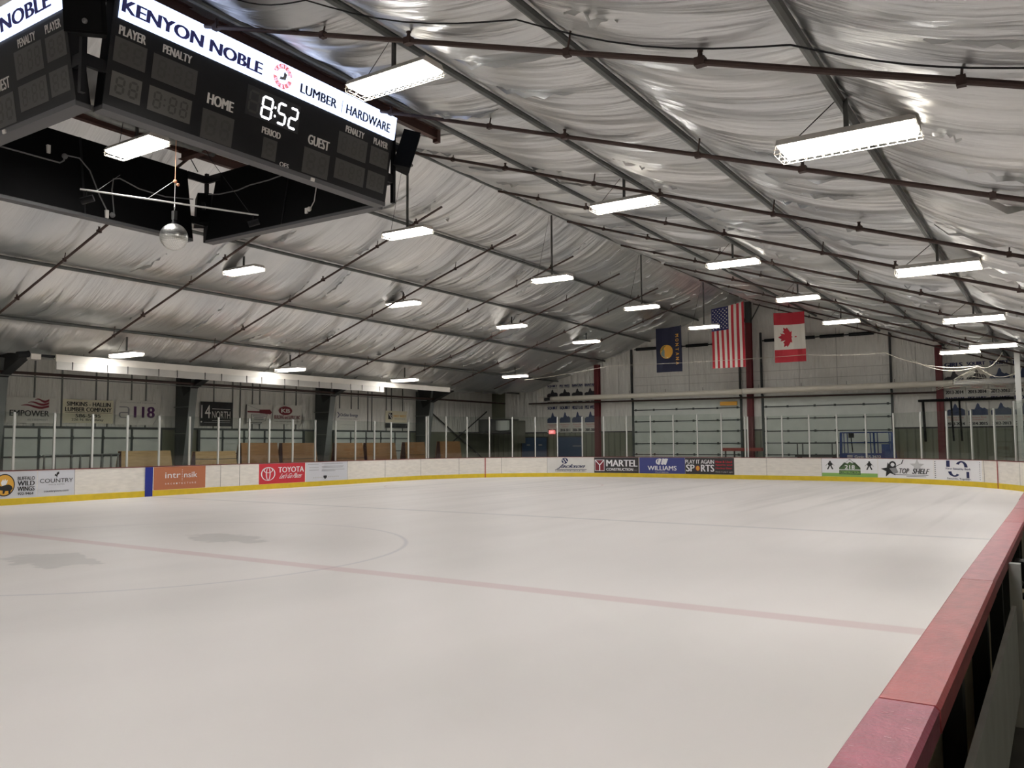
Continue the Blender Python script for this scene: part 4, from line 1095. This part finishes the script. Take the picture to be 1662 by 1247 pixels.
# mirror ball and its light bar
ball = empty('mirror_ball', (.36, .27, 5.26), 'silver mirror ball hanging below the middle of the scoreboard', 'mirror ball')
b = MB(); c = Vector((.36, .27, 5.47)); r0 = .238; nv, nu = 26, 48; vs = []; fs = []
for j in range(nv):
    t0, t1 = math.pi * (j + .04) / nv, math.pi * (j + .96) / nv
    m = max(6, int(nu * math.sin((t0 + t1) / 2)))
    for i in range(m):
        a0, a1 = 2 * math.pi * (i + .03) / m, 2 * math.pi * (i + .97) / m; k = len(vs)
        for t, a in ((t0, a0), (t1, a0), (t1, a1), (t0, a1)): vs.append(c + Vector((math.sin(t) * math.cos(a), math.sin(t) * math.sin(a), math.cos(t))) * r0)
        fs.append((k, k + 1, k + 2, k + 3))
b.sphere(c, r0 * .985, M_cable, 24, 16); b.add(vs, fs, M_chrome); b.build('tiled_ball', ball)
MB().tube([(.36, .27, 5.7), (.36, .27, 5.78)], [.05, .03], M_black, 8).box((.32, .24, 5.78), (.4, .3, 5.94), M_dark).build('motor', ball)
h = MB(); h.tube([(.36, .27, 5.94), (.34, .29, 6.0), (.36, .27, 6.07), (.38, .25, 6.0), (.36, .27, 5.94)], .008, M_alu, 6); h.tube([(.36, .27, 6.07), (.36, .27, 6.45)], .006, M_alu, 6); h.build('hook', ball)
rp = MB().tube([(.36, .27, 6.45), (.36, .27, 7.88)], .006, M_rope, 6); rp.sphere((.36, .27, 6.48), .035, M_rope, 10, 6); rp.sphere((.4, .3, 6.42), .03, M_rope, 10, 6); rp.build('rope', ball)
lb = empty('light_bar', (.35, .2, 6.12), 'thin silver bar carrying two small black spotlights under the scoreboard', 'light bar')
A, Bq = Vector((-.34, -1.06, 6.12)), Vector((.82, 1.75, 6.13))
MB().tube([A, Bq], .016, M_alu, 8).build('bar', lb)
for e, s in ((A, 1), (Bq, -1)):
    q = e + (Bq - A).normalized() * .1 * s
    MB().tube([q, q - Vector((0, 0, .12))], .01, M_black, 6).tube([q + Vector((-.06, -.06, -.2)), q + Vector((.08, .08, -.13))], .06, M_black, 12).build('spotlight', lb)
MB().tube([A + (Bq - A) * .08, (-1.9, .6, 7.1)], .004, M_steel, 5).tube([A + (Bq - A) * .35, (.36, .27, 6.5)], .004, M_steel, 5).tube([A + (Bq - A) * .95, (.1, 1.2, 7.2), (.36, .4, 7.88)], .005, M_black, 5).build('stay_wire', lb)

# ------------------------------------------------------------------ flags
def cloth(name, x0, x1, zb, zt, y, label, cells, over, tops=(0, 0), sway=.03):
    """cells(u0..u1 columns list, rows list) painted as faces on one hanging sheet"""
    w = x1 - x0
    def mp(u, v, d=0.0):
        dx = .03 * math.sin(3 * v + 1) * (1 - v)
        top = zt + tops[0] * (1 - u) + tops[1] * u - .12 * math.sin(math.pi * u) * (.5 if tops == (0, 0) else .35)
        return Vector((x0 + w * u + dx, y - d + sway * math.sin(7 * u + 2.2 * v) + .02 * math.sin(15 * u + 1), zb + (top - zb) * v))
    mb = MB()
    us, vs_, f = cells
    for i in range(len(us) - 1):
        for j in range(len(vs_) - 1):
            m = f((us[i] + us[i + 1]) / 2, (vs_[j] + vs_[j + 1]) / 2)
            mb.add([mp(us[i], vs_[j]), mp(us[i + 1], vs_[j]), mp(us[i + 1], vs_[j + 1]), mp(us[i], vs_[j + 1])], [(0, 1, 2, 3)], m)
    over(mb, mp)
    o = mb.build(name)
    for u in (.02, .98):
        q = mp(u, 1); MB().tube([q, (q.x, q.y, ROOF(q.x) - .02)], .006, M_net, 5).build('hanging_cord', o)
    return tag(o, label, 'flag', 'flags hung from the roof before the end wall')
M_fred = mat('flag_red', (184, 40, 54), .7); M_fwhite = mat('flag_white', (226, 222, 212), .7); M_fblue = mat('flag_blue', (36, 40, 92), .7); M_fnavy = mat('flag_navy', (28, 32, 58), .7)
NV = [k / 16 for k in range(17)]
us = sorted(set([k / 13 for k in range(14)])); vv = sorted(set(NV + [.62]))
def us_cell(u, v):
    if u < 7 / 13 and v > .62: return M_fblue
    return M_fred if int(u * 13) % 2 == 0 else M_fwhite
def us_stars(mb, mp):
    for r in range(11):
        n = 5 if r % 2 == 0 else 4
        for k in range(n):
            u = (.5 + k + (0 if n == 5 else .5)) / 5 * 7 / 13; v = .64 + .34 * (r + .5) / 11
            mb.poly(mp, star(u, v, .026, .55, 90, .4), .006, M_fwhite)
cloth('national_flag', -1.03, .64, 5.43, 8.44, 31.7, 'red and white striped flag with a starred blue corner', (us, vv, us_cell), us_stars, (0, .24))
def ca_cell(u, v): return M_fred if v > .755 or v < .255 else M_fwhite
leaf = [(.16, .66), (.34, .76), (.25, .3), (.46, .52), (.52, .4), (.8, .46), (.7, .2), (.82, .12), (.42, -.2), (.48, -.36), (.045, -.3), (.04, -.78)]
leaf = [(0, 1)] + leaf + [(-x, z) for x, z in leaf[::-1]]
def ca_leaf(mb, mp): mb.poly(mp, [(.47 - z * .34, .505 + x * .245) for x, z in leaf], .006, M_fred)
cloth('national_flag', 2.07, 3.53, 5.54, 7.97, 31.7, 'red and white flag with a red maple leaf', ([k / 8 for k in range(9)], sorted(set(NV + [.755, .255])), ca_cell), ca_leaf, (0, -.04))
def mt_over(mb, mp):
    mb.disc(mp, .42, .46, .25, .155, .008, M_gold, 30)
    mb.poly(mp, [(.2, .44), (.3, .52), (.38, .5), (.5, .42), (.46, .33), (.32, .33), (.22, .38)], .014, mat('seal_teal', (120, 140, 130), .7)); mb.poly(mp, [(.18, .48), (.3, .59), (.42, .6), (.4, .52), (.28, .5)], .014, mat('seal_olive', (132, 126, 60), .7)); mb.poly(mp, [(.4, .5), (.46, .42), (.47, .32), (.43, .32), (.38, .42)], .018, M_lettwhite)
    for k, c in enumerate('MONTANA'):
        z = .79 - .102 * k; mb.text(lambda x, z_, d, z=z: mp(.77 + .11 * z_, z + .04 - .066 * x, d), c, 0, 0, 1, 1, .008, M_gold, .03)
cloth('state_flag', -4.05, -2.63, 5.38, 7.7, 31.7, 'dark blue flag with a gold seal and gold letters down its side', ([k / 8 for k in range(9)], NV, lambda u, v: M_fnavy), mt_over, (-.02, .07))

# ------------------------------------------------------------------ ducts and heaters
def end_duct(x0, x1, z0, z1, label, mat_):
    r = empty('air_duct', ((x0 + x1) / 2, 33.2, z0), label, 'duct', 'long ducts across the end wall')
    h = (z1 - z0) / 2; zc = (z0 + z1) / 2; d = MB(); n = 14
    pts = [(x0 + (x1 - x0) * k / 40, 33.2, zc) for k in range(41)]
    d.tube(pts, [h * (1 + .015 * math.sin(k * 2.3)) for k in range(41)], mat_, n); d.build('duct_sleeve', r, True)
    b = MB(); x = x0 + .8
    while x < x1: b.tube([(x, 33.2, zc + h * .9), (x, 33.2, zc + h + .16)], .01, M_dark, 5); x += 2.1
    b.build('hanger', r)
end_duct(-11.3, -.02, 4.17, 4.45, 'long pale duct crossing the left half of the end wall', M_fabric)
end_duct(.02, 9.5, 4.17, 4.47, 'long pale duct crossing the right half of the end wall', M_fabric)
end_duct(9.56, 13.6, 4.2, 4.46, 'dusty duct in front of the right-hand championship banners', M_addirty)
bl = MB().box((-12.1, 33.1, 4.18), (-11.75, 33.4, 4.45), M_duct).tube([(-11.75, 33.25, 4.3), (-11.35, 33.22, 4.31)], .09, M_dark, 10); tag(bl.build('blower_unit'), 'small pale blower box at the left end of the end-wall duct', 'blower')
def heater():
    r = empty('tube_heater', (-12.6, 15, 4.13), 'long silver heater trough hung along the left wall', 'heater'); x = -12.6
    ya, yb, yc = 5.16, 25.23, 20.2
    t = MB(); t.hexa([(x - .35, ya, 4.57), (x + .0, ya, 4.4), (x + .02, ya, 4.39), (x - .3, ya, 4.64), (x - .35, yb, 4.57), (x + .0, yb, 4.4), (x + .02, yb, 4.39), (x - .3, yb, 4.64)], M_duct)
    t.box((x - .02, ya, 4.38), (x + .02, yb, 4.61), M_duct); t.build('upper_shield', r)
    l = MB(); l.hexa([(x + .01, ya, 4.13), (x + .05, ya, 4.13), (x + .04, ya, 4.38), (x, ya, 4.38), (x + .01, yc, 4.13), (x + .05, yc, 4.13), (x + .04, yc, 4.38), (x, yc, 4.38)], M_reflector); l.build('reflector', r)
    s = MB(); y = ya + .5; k = 0
    while y < yc - .2: s.box((x + .03, y, 4.14), (x + .06, y + .02, 4.39), M_dark); y += (1.15, .72)[k % 2]; k += 1
    s.build('strap', r)
    u = MB(); u.box((x - .25, ya - .75, 4.4), (x - .0, ya - .45, 4.57), M_duct); u.box((x - .22, ya - .45, 4.5), (x - .04, ya, 4.57), M_black); u.tube([(x - .12, ya - .75, 4.55), (x - .12, ya - 1.1, 4.5)], .1, M_black, 10); u.build('burner', r)
    hn = MB(); y = ya + 1
    while y < yb: hn.tube([(x - .2, y, 4.57), (x - .2, y, ROOF(x) - .1)], .008, M_dark, 5); y += 2.9
    hn.build('hanger', r)
heater()

# ------------------------------------------------------------------ things behind the left boards
def ply_bench(y0, y1, h, x, m, seam, label):
    r = empty('plywood_bench', (x - .2, (y0 + y1) / 2, -.06), label, 'bench', 'plywood benches behind the left boards')
    t = .09 * (y1 - y0) / 2
    f = MB(); f.hexa([(x, y0, -.06), (x + .03, y0, -.06), (x + .03, y1, -.06), (x, y1, -.06), (x - .22, y0 + t, h), (x - .19, y0 + t, h), (x - .19, y1 - t, h), (x - .22, y1 - t, h)], m); f.build('front_panel', r)
    for y, s in ((y0, 1), (y1, -1)):
        e = MB(); e.hexa([(x - .6, y, -.06), (x + .0, y, -.06), (x + .0, y + s * .03, -.06), (x - .6, y + s * .03, -.06), (x - .38, y + s * t, h - .01), (x - .22, y + s * t, h - .01), (x - .22, y + s * (t + .03), h - .01), (x - .38, y + s * (t + .03), h - .01)], M_maroon); e.build('side_panel', r)
    b = MB(); b.hexa([(x - .63, y0, -.06), (x - .6, y0, -.06), (x - .6, y1, -.06), (x - .63, y1, -.06), (x - .41, y0 + t, h), (x - .38, y0 + t, h), (x - .38, y1 - t, h), (x - .41, y1 - t, h)], m); b.build('back_panel', r)
    if seam:
        s = MB(); z = seam; q = x - .22 * z / h + .032; s.tube([(q, y0 + .06, z), (q, y0 + (y1 - y0) * .5, z - .02), (q, y1 - .08, z - .005), (q, y1 - .02, z - .1)], .012, M_dark, 5); s.build('cord', r)
ply = [(8.5, 10.65, 1.56, M_ply, 0, 'tan plywood bench back below the purple-numeral banner'), (11.55, 13.6, 1.51, M_ply, 1.22, 'tan plywood bench back below the black banner'),
       (13.7, 15.75, 1.84, M_plyd, 0, 'tall brown plywood bench back below the crane banner'), (15.85, 17.95, 1.83, M_plyd, 1.15, 'tall brown plywood bench back below the maroon oval banner'),
       (19.05, 20.95, 1.82, M_plyd, 1.12, 'brown plywood bench back just right of the third grey column'), (21.05, 23.3, 1.82, M_plyd, 0, 'brown plywood bench back below the energy banner'),
       (23.9, 25.6, 1.84, M_plyd, 1.2, 'brown plywood bench back below the dark-striped cream banner'), (26.75, 28.7, 1.88, M_plyd, 0, 'brown plywood bench back below the crossed wall braces')]
for y0, y1, h, m, sm, lab in ply: ply_bench(y0, y1, h, -14.3, m, sm, lab)
rk = empty('pipe_rack', (-14.2, 7.4, -.06), 'row of grey pipe skating frames behind the boards, left of the benches', 'rack')
MB().tube([(-14.3, 5.75, 1.44), (-14.3, 8.4, 1.46)], .028, M_steel, 8).build('top_rail', rk)
for y in (5.8, 6.15, 6.7, 7.0, 7.35, 7.75, 8.1, 8.35):
    MB().tube([(-14.3, y, 1.44), (-14.1, y - .06, -.06)], .025, M_steel, 6).tube([(-14.3, y, 1.44), (-14.55, y + .06, -.06)], .025, M_steel, 6).build('leg', rk)
MB().box((-14.35, 5.8, .4), (-14.25, 8.35, .44), M_steel).build('lower_rail', rk)
# crossed braces and the unit in the far left corner
for a, b, lab in (((-16.0, 27.6, 3.7), (-16.0, 33.4, .6), 'dark wall brace sloping down towards the far left corner'), ((-16.0, 27.6, .6), (-16.0, 33.4, 3.7), 'dark wall brace sloping up towards the far left corner')):
    tag(MB().tube([a, b], .035, M_dark, 6).build('wall_brace'), lab, 'brace')
hv = empty('air_unit', (-15.2, 33.2, 2.4), 'grey air unit with a curved white duct high in the far left corner', 'air unit')
MB().box((-16.05, 32.6, 2.42), (-14.0, 33.9, 3.2), M_greycol).build('casing', hv)
q = MB(); vs = []
for k in range(9):
    a = math.pi / 2 * k / 8; vs += [(-14.25 + .5 * math.sin(a), 32.58, 2.45 + .75 * k / 8 * 0 + .0), (-14.25 + .5 * math.sin(a), 32.58, 3.1)]
pts = [(-14.6 + .55 * math.sin(math.pi * k / 8), 32.62 - .22 * math.sin(math.pi * k / 8)) for k in range(9)]
vs = []
for k in range(9):
    t = k / 8; x = -14.75 + .95 * t; yy = 32.58 - .28 * math.sin(math.pi * min(1, t * 1.1 + .05)); vs += [(x, yy, 2.55 - .05 * math.sin(math.pi * t)), (x, yy, 3.1)]
q.add(vs, [(2 * k, 2 * k + 2, 2 * k + 3, 2 * k + 1) for k in range(8)], M_door); q.build('curved_duct', hv)
MB().box((-14.0, 33.1, 1.75), (-13.55, 33.95, 3.1), M_greenw2).build('side_box', hv)
MB().box((-16.05, 30.6, 2.36), (-14.2, 33.9, 2.42), M_dark).build('shelf', hv)
# blue doors, exit sign
def blue_door(n, x0, x1, top, seam):
    mb = MB().box((x0, Y1 - .07, 0), (x1, Y1 - .01, top), M_bluedoor); r = structure(mb.build('door_%d' % n))
    f = MB(); f.box((x0 - .06, Y1 - .09, 0), (x0, Y1 - .01, top + .06), M_dark); f.box((x1, Y1 - .09, 0), (x1 + .06, Y1 - .01, top + .06), M_dark); f.box((x0, Y1 - .09, top), (x1, Y1 - .01, top + .06), M_dark); f.build('door_frame', r)
    g = MB(); xm = (x0 + x1) / 2
    if seam:
        g.box((xm - .012, Y1 - .08, 0), (xm + .012, Y1 - .07, top), M_dark)
        for s in (-.42, .42): g.box((xm + s - .12, Y1 - .078, 1.6), (xm + s + .12, Y1 - .072, 1.68), M_inkgrey)
    else: g.box((x1 - .6, Y1 - .078, 1.55), (x1 - .05, Y1 - .072, 1.6), M_inkgrey)
    g.build('door_plate', r)
blue_door(6, -13.85, -12.1, 2.08, True); blue_door(7, -11.35, -9.75, 2.1, False)
ex = empty('exit_sign', (-11.72, Y1 - .12, 2.3), 'small lit red exit sign between the blue doors', 'sign')
MB().box((-11.92, Y1 - .14, 2.28), (-11.52, Y1 - .05, 2.52), M_exit).build('housing', ex)
MB().text(plane_map((-11.88, Y1 - .145, 2.33), (1, 0, 0), (0, 0, 1)), 'EXIT', 0, 0, .32, .14, 0, M_exitt, .02).build('lettering', ex)
ys_ = MB().box((-1.4, Y1 - .3, 3.66), (-.5, Y1 - .24, 3.86), M_gold); tag(ys_.build('yellow_sign'), 'small yellow sign at the top right of the left garage door', 'sign')
# dark hose pipes right of the last red column
for x, z0 in ((8.2, 1.72), (9.35, 1.75), (9.68, 1.75)):
    tag(MB().tube([(x, Y1 - .3, 3.55), (x + .02, Y1 - .3, 2.6), (x + .05, Y1 - .3, z0)], .055 if x < 9 else .04, M_black, 8).build('drop_pipe'), {8.2: 'thick black pipe dropping just left of the last red column', 9.35: 'first black pipe dropping right of the last red column', 9.68: 'second black pipe dropping right of the last red column'}[x], 'pipe')
tag(MB().tube([(8.0, Y1 - .3, 3.6), (11.8, Y1 - .3, 3.62)], .06, M_black, 8).build('header_pipe'), 'thick black header pipe crossing in front of the right-hand banners', 'pipe')
# bench, rail rack and scissor lift behind the end boards
rb = empty('red_bench', (.1, 32.6, -.06), 'red topped bench at the foot of the middle red column', 'bench')
MB().box((-.9, 32.4, 1.3), (1.1, 32.8, 1.46), M_redbench).build('bench_top', rb)
for x in (-.75, -.3, .35, .85): MB().box((x - .03, 32.57, -.06), (x + .03, 32.63, 1.3), M_dark).build('leg', rb)
MB().box((-.9, 32.45, .9), (1.1, 32.75, .98), M_redbench).build('shelf', rb)
rr = empty('rail_rack', (3.75, 32.6, -.06), 'low dark rack with upright rails in front of the right garage door', 'rack')
MB().box((2.75, 32.3, 1.02), (4.65, 32.9, 1.12), M_dark).build('deck', rr)
for x in (2.8, 3.05, 4.4, 4.6): MB().tube([(x, 32.6, 1.1), (x, 32.6, 1.68)], .025, M_dark, 6).build('upright', rr)
for x in (2.9, 4.5): MB().box((x - .04, 32.3, -.06), (x + .04, 32.9, 1.02), M_dark).build('leg', rr)
MB().tube([(2.2, 32.6, 1.66), (4.62, 32.6, 1.66)], .016, M_dark, 6).build('top_rail', rr)
lf = empty('scissor_lift', (5.95, 32.8, -.06), 'blue scissor lift parked before the right garage door', 'lift')
MB().box((4.95, 32.35, .12), (6.95, 33.15, .55), M_lift).build('chassis', lf)
for x in (5.25, 6.65):
    for y in (32.34, 33.02): MB().tube([(x, y, .12), (x, y + .14, .12)], .18, M_black, 16).build('wheel', lf)
s = MB()
for y in (32.5, 33.0):
    for z in (.58, .68, .78): s.bar((5.1, y, z), (6.8, y, z + .08), .04, .05, M_lift); s.bar((5.1, y + .05, z + .08), (6.8, y + .05, z), .04, .05, M_lift)
s.build('scissor_arms', lf)
MB().box((4.85, 32.35, .9), (7.05, 33.2, 1.2), M_lift).build('platform', lf)
T = MB(); mp = plane_map((4.85, 32.345, .9), (1, 0, 0), (0, 0, 1)); T.text(mp, 'Genie', .58, .09, 1.0, .21, 0, M_lettwhite, .04); T.text(mp, 'GS-2632', 1.06, .09, 1.72, .21, 0, M_lettwhite, .03)
for k in range(3): T.rect(mp, .26, .08 + .05 * k, .5, .11 + .05 * k, 0, M_lettwhite)
T.build('lettering', lf)
g = MB()
for y in (32.38, 33.15):
    g.tube([(4.82, y, 2.16), (7.08, y, 2.16)], .025, M_lift, 6); g.tube([(4.9, y, 1.7), (7.0, y, 1.7)], .018, M_lift, 6)
    for x in (5.0, 6.15, 6.32, 6.95): g.tube([(x, y, 1.2), (x - .02, y, 2.16)], .022, M_lift, 6)
for x in (4.86, 7.05): g.bar((x - .03, 32.38, 1.0), (x, 32.38, 2.16), .1, .1, M_lift); g.tube([(x, 32.38, 2.16), (x, 33.15, 2.16)], .025, M_lift, 6)
g.bar((7.06, 32.38, 2.1), (7.2, 32.38, 1.0), .05, .05, M_lift)
g.build('guard_rail', lf)
MB().box((5.2, 32.33, 1.92), (5.42, 32.45, 2.14), M_black).tube([(5.3, 32.4, 1.92), (5.35, 32.4, 1.25)], .025, M_black, 6).build('control_box', lf)
MB().box((6.6, 32.36, 1.2), (6.95, 32.4, 1.62), M_lift).build('gate', lf)
# tall net post at the right end of the boards, ropes and cables
np_ = MB().box((12.15, 26.12, -.06), (12.33, 26.28, 6.35), M_alu); tag(np_.build('net_post'), 'tall pale square post at the right edge, rising above the end boards', 'post')
def rope(pts, r, m, nm, lab, sag=0, n=14):
    P = []
    for a, b in zip(pts, pts[1:]):
        for k in range(n):
            t = k / n; P.append((a[0] + (b[0] - a[0]) * t, a[1] + (b[1] - a[1]) * t, a[2] + (b[2] - a[2]) * t - sag * 4 * t * (1 - t)))
    P.append(pts[-1]); return tag(MB().tube(P, r, m, 5).build(nm), lab, 'rope')
rope([(7.6, 27.5, 5.35), (10.9, 27.5, 4.6), (11.75, 27.3, 5.05)], .014, M_net, 'net_rope', 'pale rope sagging towards the tall post by the girls banner', .28)
rope([(8.6, 27.55, 5.0), (10.9, 27.55, 4.58), (12.2, 27.2, 4.3)], .012, M_net, 'net_rope', 'second pale rope gathered with the net by the tall post', .3)
rope([(-9.5, 27.5, 5.0), (-4.6, 27.5, 5.46), (4.6, 27.5, 5.42), (7.6, 27.5, 5.3)], .008, M_net, 'net_cable', 'thin pale cable stretched in front of the three flags', .05)
rope([(-15.2, 31, 4.75), (-14.1, 31, 5.0), (-13.2, 31, 5.5), (-10.0, 31, 5.65)], .015, M_net, 'net_rope', 'thin pale rope swagged under the roof in the far left corner', .12)
nt = MB()
for k in range(15):
    t = k / 14; nt.tube([(10.9, 27.5, 4.58), (9.3 + 2.9 * t, 27.6, 3.7 + .15 * math.sin(5 * t))], .004, M_net, 4)
for q in (.3, .5, .7, .85, 1.0):
    nt.tube([(10.9 + (9.3 + 2.9 * k / 14 - 10.9) * q, 27.5 + .1 * q, 4.58 + (3.7 + .15 * math.sin(5 * k / 14) - 4.58) * q) for k in range(15)], .004, M_net, 4)
tag(nt.build('net_bundle'), 'gathered pale netting hanging beside the tall right post', 'net')
